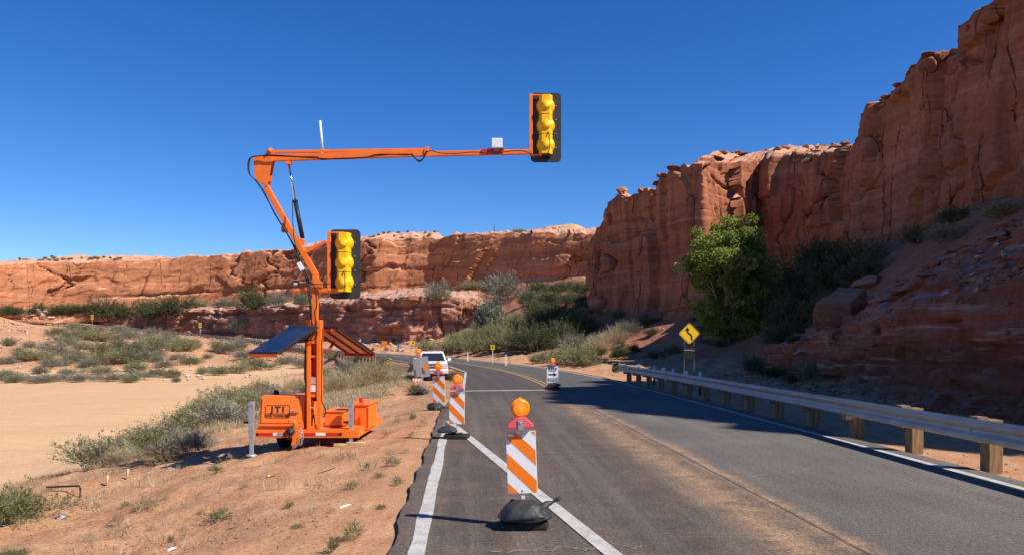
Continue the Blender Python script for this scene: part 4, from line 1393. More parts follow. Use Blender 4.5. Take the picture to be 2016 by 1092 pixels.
def cable(name, pts, r, parent, origin, mat=None, sag=0.0, seg=6):
    """a smooth cable through the points"""
    P = np.array([tuple(p) for p in pts])
    if len(P) == 2:
        m = (P[0] + P[1]) / 2 - np.array([0, 0, sag])
        P = np.array([P[0], m, P[1]])
    P = np.vstack([2 * P[0] - P[1], P, 2 * P[-1] - P[-2]])
    out = []
    for i in range(1, len(P) - 2):
        for k in range(seg):
            t_ = k / seg
            p0, p1, p2, p3 = P[i - 1:i + 3]
            out.append(0.5 * (2 * p1 + (p2 - p0) * t_ + (2 * p0 - 5 * p1 + 4 * p2 - p3) * t_ ** 2 + (3 * p1 - p0 - 3 * p2 + p3) * t_ ** 3))
    out.append(P[-2])
    return MB().tube(out, r, 6).build(name, mat or M['cable'], parent, origin)


TO = Vector((-3.75, 15.6, hz(-3.75, 15.6)))
trailer = tag(empty('signal_trailer', TO), 'orange trailer with a folding mast that carries two yellow traffic signals over the lane', 'signal trailer')


def tp(mb, name, mats, parent=None, bevel=0.0):
    return mb.build(name, mats, parent or trailer, TO, bevel)


OR = M['orange']
X = Vector((1, 0, 0)); Yv_ = Vector((0, 1, 0)); Zv = Vector((0, 0, 1))
# chassis
bz = T(600, 853).z
xl, xr = T(503, 853).x, T(706, 850).x
mb = MB()
mb.box(((xl + xr) / 2, TY + .05, bz), (xr - xl, .10, .155))
mb.box(((xl + xr) / 2, TY + 2.5, bz), (xr - xl, .10, .155))
for x in (xl + .06, xr - .06):
    mb.box((x, TY + 1.275, bz), (.10, 2.35, .15))
mb.box(((xl + xr) / 2, TY + 1.25, bz), (xr - xl - .22, .10, .12))
tp(mb, 'chassis', OR, bevel=.008)
tp(MB().box(((xl + xr) / 2 , TY + 1.28, bz + .085), (xr - xl - .02, 2.46, .012)), 'deck_plate', OR)
for a, b_, m in ((504.5, 508.5, 'ink'), (509, 537, 'red'), (537.5, 557, 'sign_white'), (557.5, 567, 'red'), (597, 621, 'red'), (621.5, 641, 'sign_white'), (641.5, 666, 'red'), (667, 673, 'ink')):
    pa, pb = T(a, 853), T(b_, 853)
    tp(MB().box(((pa.x + pb.x) / 2, TY - .004, bz - .008), (pb.x - pa.x, .006, .052)), 'reflector_strip', M[m])
# control cabinet: leaning front with a door, a logo and a latch
c0, c1 = T(507, 843), T(597, 779)
mb = MB()
dep, lean = 1.15, .10
x0, x1, z0, z1 = c0.x, c1.x, c0.z, c1.z
vs = [(x0, TY + .02, z0), (x1, TY + .02, z0), (x1, TY + dep, z0), (x0, TY + dep, z0), (x0 + .03, TY + .02 + lean, z1), (x1, TY + .02 + lean, z1), (x1, TY + dep, z1), (x0 + .03, TY + dep, z1)]
mb.add(vs, [(3, 2, 1, 0), (4, 5, 6, 7), (0, 1, 5, 4), (1, 2, 6, 5), (2, 3, 7, 6), (3, 0, 4, 7)])
cab = tp(mb, 'cabinet', OR, bevel=.015)
fx, fy = X, Vector((0, lean, z1 - z0)).normalized()
fn = fx.cross(fy)
fo = Vector(((x0 + x1) / 2 + .01, TY + .02 + lean / 2, (z0 + z1) / 2))
hw, hh = (x1 - x0) / 2 - .05, (z1 - z0) / 2 - .04
door = tp(MB().prism([(-hw, -hh + .06), (hw, -hh + .06), (hw, hh), (-hw, hh)], fo + fn * .011, fx, fy, fn, .022), 'door', OR, cab, .006)
tp(MB().prism([(-hw - .03, -hh), (hw + .03, -hh), (hw + .03, -hh + .035), (-hw - .03, -hh + .035)], fo + fn * .022, fx, fy, fn, .044), 'lip', OR, cab, .006)
# logo: a ruled frame with two lines of lettering
la, lb_ = T(520.7, 822.6), T(568.7, 798)
lx, lz = (la.x + lb_.x) / 2 - fo.x, (la.z + lb_.z) / 2 - fo.z
lw, lh = (lb_.x - la.x) / 2, (lb_.z - la.z) / 2
lo_ = fo + fx * lx + fy * lz + fn * .0245
mb = MB()
th = .010


def bar2(ax, ay, bx, by):
    mb.prism([(min(ax, bx) - th / 2, min(ay, by) - th / 2), (max(ax, bx) + th / 2, min(ay, by) - th / 2), (max(ax, bx) + th / 2, max(ay, by) + th / 2), (min(ax, bx) - th / 2, max(ay, by) + th / 2)], lo_, fx, fy, fn, .003)


ch = .02
for sx in (-1, 1):
    bar2(sx * lw, -lh + ch, sx * lw, lh - ch)
bar2(-lw + ch, -lh, lw - ch, -lh); bar2(-lw + ch, lh, lw - ch, lh); bar2(-lw + .02, -lh * .34, lw - .02, -lh * .34)
for sx in (-1, 1):
    for sy in (-1, 1):
        mb.prism([(sx * (lw + th / 2), sy * (lh - ch)), (sx * (lw - th / 2), sy * (lh - ch)), (sx * (lw - ch), sy * (lh - th / 2)), (sx * (lw - ch), sy * (lh + th / 2))][::sx * sy], lo_, fx, fy, fn, .003)
tp(mb, 'logo_frame', M['ink'], cab)
Tm = Matrix.Translation(-TO)
textmesh('logo_lettering', 'JTI', .150, M['ink'], cab, Tm @ mat4(lo_ + fy * (lh * .30), fx, fy), sx=1.15, bold=.006, space=1.35)
textmesh('logo_lettering', 'JOHN THOMAS INC', .058, M['ink'], cab, Tm @ mat4(lo_ - fy * (lh * .68), fx, fy), sx=.86, bold=.002)
p = T(579, 809.5)
tp(MB().box((p.x, TY + .03, p.z), (.16, .05, .04)).box((p.x - .05, TY + .0, p.z), (.05, .03, .035)), 'latch_handle', M['chrome'], cab, .008)
p = T(528, 776)
tp(MB().lathe(((.05, -.06), (.05, .0), (.04, .02)), (p.x, TY + .5, p.z + .03), Zv, 14), 'vent_cap', M['black'], cab)
# mast frame: two uprights, rear channel, cross pieces, recessed plate
mb = MB()
for a, b_, top in ((603.5, 610.6, 629), (623.2, 631.3, 629)):
    pa, pb, pt = T(a, 845), T(b_, 845), T(a, top)
    mb.box(((pa.x + pb.x) / 2, TY + .10, (pa.z + pt.z) / 2), (pb.x - pa.x, .20, pt.z - pa.z))
tp(mb, 'mast_upright', OR, bevel=.006)
mb = MB()
pa, pb = T(594, 845), T(602, 672)
mb.box(((pa.x + pb.x) / 2, TY + .30, (pa.z + pb.z) / 2), (pb.x - pa.x, .16, pb.z - pa.z))
pa, pb = T(610.8, 790), T(623, 676)
mb.box(((pa.x + pb.x) / 2, TY + .17, (pa.z + pb.z) / 2), (pb.x - pa.x, .03, pb.z - pa.z))
tp(mb, 'mast_channel', M['orange_dark'], bevel=.004)
mb = MB()
for ya, yb in ((699, 703), (741, 781), (838, 845)):
    pa, pb = T(610.4, yb), T(623.4, ya)
    mb.box(((pa.x + pb.x) / 2, TY + .05, (pa.z + pb.z) / 2), (pb.x - pa.x + .03, .06, pb.z - pa.z))
tp(mb, 'cross_piece', OR, bevel=.004)
for ya, yb, m in ((743, 755, 'label'), (758, 770, 'sign_white'), (771, 774, 'red'), (800, 803, 'label')):
    pa, pb = T(611.5, yb), T(621.5, ya)
    tp(MB().box(((pa.x + pb.x) / 2, TY + .016, (pa.z + pb.z) / 2), (pb.x - pa.x, .006, pb.z - pa.z)), 'sticker', M[m])
# inner mast up to the elbow, then the leaning boom
mb = MB()
e0, e1 = T(617.5, 676, .09), T(619.5, 540, .09)
mb.beam(e0, e1, .105, .13, Yv_)
tp(mb, 'inner_mast', OR, bevel=.006)
el = T(620, 541, .09)
k0 = T(521, 366, .09)
mb = MB()
mb.beam(el, k0, .10, .13, Yv_)
tp(mb, 'boom', OR, bevel=.008)
kp = [(498, 307), (522, 304), (526, 293), (532, 290), (538, 294), (539, 300), (536, 315), (526, 365), (511, 360), (501, 350)]
kc = T(518, 330, .09)
mb = MB()
for off in (-.075, .075):
    mb.prism([((T(a, b_).x - kc.x), (T(a, b_).z - kc.z)) for a, b_ in kp], kc + Vector((0, off, 0)), X, Zv, Vector((0, -1, 0)), .018)
pa, pb = T(501, 312, .09), T(511, 356, .09)
mb.beam(pa, pb, .02, .13, Yv_)
tp(mb, 'knuckle_plate', OR, bevel=.004)
tp(MB().lathe(((.0, -.115), (.042, -.115), (.042, .115), (.0, .115)), T(531, 297, .09), Vector((0, -1, 0)), 16).lathe(((.0, .116), (.02, .116), (.02, .135), (.0, .135)), T(531, 297, .09), Vector((0, -1, 0)), 12), 'pivot_pin', OR)
# upper arm with a top bar, then the slimmer extension
mb = MB()
mb.beam(T(532, 309.5, .09), T(842, 299.5, .09), .10, .125, Zv, .095, .12)
tp(mb, 'upper_arm', OR, bevel=.008)
mb = MB()
mb.beam(T(538, 297, .09), T(836, 292.7, .09), .06, .05, Zv)
mb.beam(T(632, 301, .09), T(632, 297, .09), .06, .06, Yv_)
tp(mb, 'arm_top_bar', OR, bevel=.006)
tp(MB().prism([(-.05, -.08), (.06, -.07), (.06, .09), (.02, .12), (-.03, .10), (-.05, .04)], T(840, 300, .035), X, Zv, Vector((0, -1, 0)), .02).lathe(((0, .0), (.02, .0), (.02, .02), (0, .02)), T(842, 296, .02), Vector((0, -1, 0)), 10), 'hinge_plate', OR)
mb = MB()
mb.beam(T(836, 301.5, .09), T(1049, 297.0, .09), .085, .092, Zv, .08, .088)
tp(mb, 'arm_extension', OR, bevel=.007)
# hydraulic ram
h0, h1, h2 = T(566, 322, .09), T(578.5, 393, .09), T(593, 468, .09)
tp(MB().box(T(566, 319, .09), (.09, .09, .07)), 'ram_bracket', OR, bevel=.006)
cyl = tp(MB().tube([h1, h2], .042, 14).tube([h1, h1.lerp(h2, .04)], .05, 14), 'ram_cylinder', M['black'])
tp(MB().tube([h0, h1], .019, 12), 'ram_rod', M['chrome'], cyl)
tp(MB().prism([(-.08, -.05), (.03, -.09), (.07, .02), (.0, .06)], T(590, 474, .09), X, Zv, Vector((0, -1, 0)), .12), 'ram_bracket', OR, bevel=.006)
# side arm and brackets on the boom
tp(MB().beam(T(598, 497, .06), T(641, 474, .06), .055, .075, Yv_), 'brace_arm', OR, bevel=.006)
p = T(557, 447, .12)
tp(MB().box(p, (.10, .12, .17)), 'stop_block', M['orange_dark'], bevel=.006)
p = T(593.5, 525, -.04)
tp(MB().box((0, 0, 0), (.11, .07, .17), Matrix.Rotation(-.38, 3, 'Y')).build('junction_box', M['white'], trailer, None, .008), 'x', M['white']) if False else None
mb = MB(); mb.box(p, (.09, .07, .165)); o = mb.build('junction_box', M['white'], trailer, p, .008); o.location = p - TO; o.rotation_euler = (0, .45, 0) ; o.rotation_euler = (0, -.45, 0)
mb = MB()
mb.beam(T(576, 570, .03), T(614, 570, .05), .05, .055, Zv)
mb.beam(T(579, 571, .03), T(579, 556, .03), .03, .02, Yv_)
tp(mb, 'lamp_arm', OR, bevel=.005)
p = T(582.5, 556.5, .02)
wl_ = tp(MB().box(p, (.105, .09, .095)), 'work_lamp', M['black'], bevel=.012)
tp(MB().box(p + Vector((0, -.047, -.018)), (.07, .006, .04)), 'lens', M['lamp_glass'], wl_)
tp(MB().prism([(-.02, -.05), (.17, -.12), (.17, .03), (.06, .15), (-.02, .17)], T(617, 560, -.0), X, Zv, Vector((0, -1, 0)), .03), 'elbow_gusset', OR, bevel=.004)
# camera box, antenna
p = T(978.5, 281.5, .09)
cb = tp(MB().box(p, (.20, .22, .175)), 'detector_box', M['white'], bevel=.010)
tp(MB().box(p + Vector((.015, 0, -.098)), (.24, .24, .018)).box(p + Vector((-.01, -.02, -.12)), (.10, .10, .05)), 'mount_plate', M['sign_back'], cb)
tp(MB().prism([(-.22, -.045), (.17, -.045), (.19, .05), (-.22, .05)], T(972, 297.5, .035), X, Zv, Vector((0, -1, 0)), .02), 'clamp_plate', M['orange_dark'])
tp(MB().tube([T(632.5, 294, .1), T(627.5, 235, .1)], .023, 10), 'antenna', M['white'])


# the two signal heads, seen from behind
def signal_head(top, xo):
    """top: pixel row of the back plate's top; xo: pixel shift against the upper head"""
    def q(a, b_, dy=0.0):
        return T(a + xo, b_ + top - 178, dy)
    head = tag(empty('signal_head', (0, 0, 0)))
    head.parent = trailer
    y0 = .16
    a, b_ = q(1045, 316), q(1106, 178)
    cxp, czp, w, h = (a.x + b_.x) / 2, (a.z + b_.z) / 2, (b_.x - a.x) / 2, (b_.z - a.z) / 2
    rr = .085
    poly = []
    for sx, sy, a0 in ((1, 1, 0), (-1, 1, 90), (-1, -1, 180), (1, -1, 270)):
        for k in range(6):
            an = math.radians(a0 + k * 18)
            poly.append((sx * (w - rr) + rr * math.cos(an), sy * (h - rr) + rr * math.sin(an)))
    bp = tp(MB().prism(poly, (cxp, TY + y0, czp), X, Zv, Vector((0, -1, 0)), .02), 'back_plate', M['backplate'], head, .005)
    hb = MB()
    for k in range(4):
        for sx in (-1, 1):
            hb.lathe(((0, 0), (.010, 0), (.008, .012), (0, .013)), (cxp + sx * w * .62 + .01, TY + y0 - .010, czp + h * (.62 - k * .40)), Vector((0, -1, 0)), 8)
    tp(hb, 'bolt', M['steel'], head)
    hx = q(1074.5, 0).x
    for k in range(3):                                 # three lamp sections, one above the other
        zc = q(0, (206, 244.5, 283)[k]).z
        zt_, zb_ = q(0, (186, 225.5, 264)[k]).z, q(0, (225, 263.5, 303)[k]).z
        s = MB()
        ring = [(-.145, .0), (-.145, .08), (-.115, .145), (-.06, .175), (.06, .175), (.115, .145), (.145, .08), (.145, .0)]
        col = [(-.128, 0), (-.128, .10), (-.075, .195), (.075, .195), (.128, .10), (.128, 0)]
        s.prism([(x_, -d_ * .9) for x_, d_ in col], (hx, TY + y0 - .012, (zt_ + zb_) / 2), X, Yv_, Zv, zt_ - zb_ - .006)
        s.lathe(((.0, .150), (.10, .150), (.138, .128), (.160, .085), (.174, .040), (.176, .0)), (hx, TY + y0 - .012, zc), Vector((0, -1, 0)), 28)
        sec = tp(s, 'lamp_section', M['signal_yellow'], head, .006)
        v = MB()                                       # the visor on the far side
        for j in range(12):
            a0, a1 = math.radians(-40 + j * 21.7), math.radians(-40 + (j + 1) * 21.7)
            r_ = .155
            pts = []
            for an in (a0, a1):
                for yy in (.012, .24):
                    for rr_ in (r_, r_ + .006):
                        pts.append((hx + rr_ * math.cos(an), TY + y0 + yy, zc + rr_ * math.sin(an)))
            v.add(pts, [(0, 2, 6, 4), (1, 5, 7, 3), (2, 3, 7, 6), (0, 4, 5, 1)], True)
        tp(v, 'visor', M['black'], head)
        tp(MB().lathe(((0, -.05), (.085, -.05), (.085, .012), (.078, .022), (0, .024)), (hx + .015, TY + y0 - .190, zc - .01), Vector((0, -1, 0)), 20), 'cover', M['signal_yellow'], head)
    b = MB()                                           # the C-shaped orange hanger
    zt_, zb_ = q(0, 186.5).z, q(0, 302).z
    xb = q(1045.5, 0).x
    b.box((xb, TY + .09, (zt_ + zb_) / 2), (.062, .085, zt_ - zb_ + .06))
    b.box(((xb + hx) / 2, TY + .09, zt_ + .012), (hx - xb, .07, .026))
    b.box(((xb + hx) / 2, TY + .09, zb_ - .012), (hx - xb, .07, .026))
    tp(b, 'hanger', OR, head, .004)
    tp(MB().box((hx + .01, TY + .09, zb_ - .04), (.16, .14, .035)), 'base_cap', M['black'], head)
    cable('pigtail', [(hx - .16, TY + .02, zb_ - .10), (hx - .05, TY - .06, zb_ - .13), (hx + .06, TY - .13, zb_ + .05), (hx + .05, TY - .11, zb_ + .36), (hx + .0, TY - .09, zb_ + .28)], .008, head, TO)
    return head


signal_head(178, 0)
signal_head(449.5, -399.5)
mb = MB()
mb.beam(T(612, 570.5, .09), T(686, 570.5, .09), .075, .075, Zv)
tp(mb, 'lower_head_arm', OR, bevel=.005)

# cables along the arm and mast
f = -.04
for r_, pts in ((.012, [(500, 352), (492, 342), (490, 322), (496, 312), (512, 308), (540, 307), (590, 310), (625, 311), (634, 315), (660, 314), (720, 311), (745, 306), (800, 306), (812, 306), (822, 316), (832, 316), (838, 303)]),
                (.009, [(502, 354), (494, 344), (493, 318), (505, 309), (560, 309), (640, 314), (700, 313), (760, 307), (805, 305), (815, 311), (826, 320), (836, 312), (840, 301)]),
                (.008, [(838, 301), (850, 299), (870, 303), (900, 304), (926, 301), (950, 302), (975, 303), (1000, 300), (1022, 298), (1040, 302), (1052, 312), (1066, 310)]),
                (.013, [(503, 354), (520, 378), (545, 425), (570, 465), (585, 492), (596, 520), (606, 545), (612, 580), (614, 610), (615, 640), (612, 660), (604, 668)]),
                (.011, [(506, 356), (523, 380), (541, 420), (566, 460), (581, 490), (590, 520), (603, 548), (610, 590), (613, 625), (620, 650), (612, 668), (600, 670)]),
                (.012, [(583, 490), (584, 500), (600, 530), (610, 550), (620, 565), (625, 590), (624, 605), (621, 615), (623, 640), (618, 655), (606, 668)]),
                (.008, [(577, 393), (578, 430), (580, 470), (586, 492), (600, 540), (612, 556), (630, 560), (655, 558)]),
                (.010, [(620, 640), (626, 655), (618, 668), (600, 669)])):
    cable('cable', [T(a, b_, f - .02 * (i % 2)) for i, (a, b_) in enumerate(pts)], r_, trailer, TO)
cable('cable', [T(631, 665, .05), T(633, 700, .05), T(632, 760, .05), T(634, 790, .0), T(640, 806, .05), T(634, 818, .2)], .010, trailer, TO)
cable('cable', [T(595, 690, .2), T(594, 745, .2), T(600, 770, .15), T(602, 830, .15)], .010, trailer, TO)
cable('cable', [T(612, 838, .05), T(615, 815, .1), T(619, 838, .05), T(613, 800, .12), T(618, 784, .12)], .010, trailer, TO)
# deck boxes on the right of the mast
pa, pb = T(634, 839), T(672, 812)
dk = tp(MB().box(((pa.x + pb.x) / 2, TY + .62, (pa.z + pb.z) / 2), (pb.x - pa.x, .80, pb.z - pa.z)), 'deck_box', OR, bevel=.01)
tp(MB().box(((pa.x + pb.x) / 2, TY + .62, pb.z + .008), (pb.x - pa.x + .03, .84, .018)), 'lid', OR, dk, .006)
tp(MB().box(((pa.x + pb.x) / 2 + .10, TY + .5, pb.z + .0215), (.24, .30, .008)), 'tread_pad', M['black'], dk)
tp(MB().box(((pa.x + pb.x) / 2 + .06, TY + .12, bz + .097), (.20, .10, .008)), 'tread_pad', M['black'])
pa, pb = at(698, 845, 15.2), at(724, 797, 15.2)
rb = tp(MB().box(((pa.x + pb.x) / 2, 15.7, (pa.z + pb.z) / 2), (pb.x - pa.x, 1.0, pb.z - pa.z)), 'battery_box', OR, bevel=.01)
tp(MB().box(((pa.x + pb.x) / 2, 15.7, pb.z + .012), (pb.x - pa.x + .05, 1.05, .03)), 'lid', OR, rb, .006)
tp(MB().prism([(-.02, 0), (.02, 0), (.02, .40), (-.02, .40)], (pb.x + .01, 15.1, pa.z + .04), Yv_, Zv, X, .03), 'hinge_rail', M['orange_dark'], rb)
p = at(712, 788, 15.4)
tp(MB().beam(p + Vector((0, 0, -.09)), p + Vector((-.02, 0, .06)), .07, .05, Yv_), 'red_lever', M['red'], bevel=.006)


# jacks
def jack(px0, px1, top, bot, Y, pad=False):
    a, b_ = at(px0, bot, Y), at(px1, top, Y)
    g = hz((a.x + b_.x) / 2, Y)
    x_, w = (a.x + b_.x) / 2, (b_.x - a.x)
    m = MB()
    m.box((x_, Y, (b_.z + g + .35) / 2 + .05), (w * .82, w * .82, b_.z - g - .30))
    m.box((x_, Y, g + .28), (w * .58, w * .58, .5))
    m.box((x_, Y, b_.z), (w * .9, w * .9, .02))
    jk = tp(m, 'jack', M['steel'], None, .004)
    tp(MB().lathe(((.0, 0), (.11, 0), (.11, .015), (.07, .035), (.0, .035)), (x_, Y, g + .015), Zv, 16), 'foot', M['steel'], jk)
    h_ = MB()
    h_.tube([(x_ - w * .4, Y, b_.z - .32), (x_ - w * .4 - .10, Y, b_.z - .32)], .022, 8)
    tp(h_, 'crank_boss', M['black'], jk)
    return x_, g


jack(489.5, 501, 797, 912, 14.42)
jx, jg = jack(685.5, 697, 797, 893, 14.55)
jack(715, 730, 785, 864, 16.9)
jack(552, 560, 845, 882, 16.6)
for dx_, rz_ in ((-.14, .1), (.10, -.08)):
    o = MB().box((0, 0, 0), (.34, .13, .04)).build('jack_plank', M['lumber'], None, (0, 0, 0), .005)
    o.parent = trailer
    o.location = Vector((jx + dx_, 14.50, hz(jx + dx_, 14.5) + .012)) - TO
    o.rotation_euler = (0, 0, rz_)
# wheels
for x_ in (-3.14, xl + .10):
    yc, zc = 16.05, hz(x_, 16.05) + .34
    w_ = tp(MB().lathe(((.19, -.10), (.31, -.10), (.335, -.07), (.335, .07), (.31, .10), (.19, .10)), (x_, yc, zc), X, 28), 'wheel', M['rubber'])
    tp(MB().lathe(((.0, .06), (.06, .075), (.12, .05), (.19, .085), (.195, .10), (.19, .104)), (x_, yc, zc), X, 24), 'rim', M['steel'], w_)
    tp(MB().prism([(-.46, .0), (-.46, .14), (-.30, .36), (.30, .36), (.46, .14), (.46, .0), (.42, .0), (.42, .12), (.28, .32), (-.28, .32), (-.42, .12), (-.42, .0)], (x_, yc, zc + .05), Yv_, Zv, X, .22), 'fender', OR)
# folded tongue with coupler, plug, chains
mb = MB()
mb.box(T(583, 850, -.06), (.10, .10, .36))
mb.box(T(583, 872, -.09), (.12, .08, .06))
tg = tp(mb, 'coupler', OR, None, .012)
cable('yellow_loop', [T(573, 832, -.10), T(571, 826, -.12), T(577, 825, -.13), T(584, 827, -.12), T(583, 836, -.12)], .010, tg, TO, M['gold'])
tp(MB().lathe(((0, -.06), (.07, -.06), (.08, 0), (.06, .06), (0, .06)), T(576, 847, -.14), Vector((.3, -1, 0)), 14), 'plug', M['black'], tg)
cable('cable', [T(571, 840, -.1), T(564, 850, -.12), T(568, 862, -.13), T(574, 858, -.13), T(571, 845, -.12), T(580, 838, -.12)], .011, tg, TO)


def chain(name, pts, parent):
    """linked steel rings along a curve"""
    P = [Vector(p_) for p_ in pts]
    m = MB()
    dense = []
    for i in range(len(P) - 1):
        n_ = max(2, int((P[i + 1] - P[i]).length / .038))
        dense += [P[i].lerp(P[i + 1], k / n_) for k in range(n_)]
    for i in range(len(dense) - 1):
        c_ = (dense[i] + dense[i + 1]) / 2
        d_, x_, y_ = frame(dense[i + 1] - dense[i])
        sd = x_ if i % 2 else y_
        m.tube([c_ + d_ * (.026 * math.cos(k * PI / 4)) + sd * (.015 * math.sin(k * PI / 4)) for k in range(9)], .005, 5, None, False)
    return tp(m, name, M['steel'], parent)


chain('chain', [T(592, 838, -.10), T(596, 856, -.13), T(590, 872, -.14), T(583, 880, -.14), T(578, 872, -.14)], tg)
chain('chain', [T(594, 836, -.09), T(600, 855, -.12), T(597, 870, -.13), T(590, 878, -.13)], tg)
cable('cable', [T(594, 846, -.10), T(599, 858, -.12), T(598, 872, -.12), T(592, 868, -.12), T(594, 850, -.12)], .007, tg, TO, M['chrome'])
# two solar panels sloping down from a ridge across the mast
rc = Vector((-3.80, 14.75, EYE + .27))
for sg, Lp in ((-1, 1.02), (1, 1.06)):
    a = Vector((.6, .8, 0)) * sg
    rdg = Vector((.8, -.6, 0))
    dn_ = (a + Vector((0, 0, -.54))).normalized()
    nrm = rdg.cross(dn_)
    if nrm.z < 0: nrm = -nrm
    c_ = rc + a * .24 + dn_ * (Lp / 2)
    hwp = .43
    ey = dn_
    fr = tp(MB().prism([(-hwp, -Lp / 2), (hwp, -Lp / 2), (hwp, Lp / 2), (-hwp, Lp / 2)], c_, rdg, ey, nrm, .035), 'solar_panel', [M['black']], None, .003)
    tp(MB().prism([(-hwp + .02, -Lp / 2 + .02), (hwp - .02, -Lp / 2 + .02), (hwp - .02, Lp / 2 - .02), (-hwp + .02, Lp / 2 - .02)], c_ + nrm * .0195, rdg, ey, nrm, .004), 'glass', M['navy'], fr)
    tp(MB().prism([(-hwp + .03, -Lp / 2 + .03), (hwp - .03, -Lp / 2 + .03), (hwp - .03, Lp / 2 - .03), (-hwp + .03, Lp / 2 - .03)], c_ - nrm * .0195, rdg, ey, nrm, .004), 'backing_sheet', M['sheet_back'], fr)
    for kx in (-.30, .02, .34):
        tp(MB().prism([(kx - .018, -Lp / 2), (kx + .018, -Lp / 2), (kx + .018, Lp / 2 + .01), (kx - .018, Lp / 2 + .01)], c_ - nrm * .04, rdg, ey, nrm, .035), 'support_rail', M['red_in_shade'], fr)
    e_ = c_ + dn_ * (Lp / 2)
    tp(MB().prism([(-hwp, -.02), (hwp, -.02), (hwp, .015), (-hwp, .015)], e_ - nrm * .03, rdg, ey, nrm, .06), 'edge_rail', OR if sg < 0 else M['red_in_shade'], fr)  # right rail takes the darker enamel: underside shade put into its colour
tp(MB().beam(rc + Vector((-.38, .28, -.05)), rc + Vector((.40, -.24, -.05)), .05, .05, Zv), 'ridge_bar', M['orange_dark'])
tp(MB().beam(T(600, 700, .35), T(590, 668, .40), .045, .045, Yv_), 'panel_strut', M['red_in_shade'])
tp(MB().beam(T(634, 696, .35), T(646, 672, .5), .045, .045, Yv_), 'panel_strut', M['red_in_shade'])


# ------------------------------------------------------------------ work zone panels and signs
def clip_band(poly, lo, hi):
    """part of a polygon with lo <= q <= hi where q = depth below the top - x"""
    def cut(ps, f_):
        out = []
        for i in range(len(ps)):
            a, b_ = ps[i], ps[(i + 1) % len(ps)]
            fa, fb = f_(a), f_(b_)
            if fa >= 0: out.append(a)
            if fa * fb < 0:
                k = fa / (fa - fb)
                out.append((a[0] + (b_[0] - a[0]) * k, a[1] + (b_[1] - a[1]) * k))
        return out
    q = lambda p_: -p_[1] - p_[0]
    r_ = cut(poly, lambda p_: q(p_) - lo)
    return cut(r_, lambda p_: hi - q(p_)) if len(r_) > 2 else []


FR = Vector((0, -1, 0))


def warning_light(root, z, lens_r=.088, turn=0.0):
    """amber barricade light: battery case, round lens with rim"""
    m = MB()
    m.prism([(-.125, 0), (.125, 0), (.125, .035), (.045, .105), (-.045, .105), (-.125, .045)], (0, -.02, z), X, Zv, FR, .085)
    case = m.build('battery_case', M['pink'], root, None, .010)
    c_ = Vector((0, -.02, z + .105 + lens_r))
    rot = Matrix.Rotation(turn, 3, 'Z')
    ax = rot @ FR
    m = MB()
    m.lathe(((.0, -.036), (lens_r * .5, -.035), (lens_r * .8, -.031), (lens_r * .93, -.026), (lens_r * .95, -.020), (lens_r * 1.08, -.018), (lens_r * 1.08, .018), (lens_r * .95, .020), (lens_r * .93, .026), (lens_r * .8, .031), (lens_r * .5, .035), (.0, .036)), c_, ax, 28)
    m.prism([(-.03, 0), (.03, 0), (.02, .03), (-.02, .03)], c_ - Vector((0, 0, lens_r + .02)), X, Zv, FR, .05)
    m.prism([(-.015, lens_r * .98), (.02, lens_r * .98), (.015, lens_r * 1.18), (-.01, lens_r * 1.15)], c_, rot @ X, Zv, ax, .03)
    lens = m.build('amber_lens', M['amber'], root)
    m = MB()
    for rr in (.82,):
        m.tube([c_ + ax * (.0365 - .007 * rr ** 3) + (rot @ X) * (lens_r * rr * math.cos(k * PI / 12)) + Zv * (lens_r * rr * math.sin(k * PI / 12)) for k in range(25)], .0022, 4, None, False)
    m.build('lens_ribs', M['amber'], lens)
    m = MB()
    m.box((0, -.068, z + .03), (.05, .008, .10))
    m.lathe(((0, 0), (.011, 0), (.009, .008), (0, .009)), (0, -.072, z + .055), FR, 10)
    m.build('bracket', M['steel'], root, None, .002)
    return case


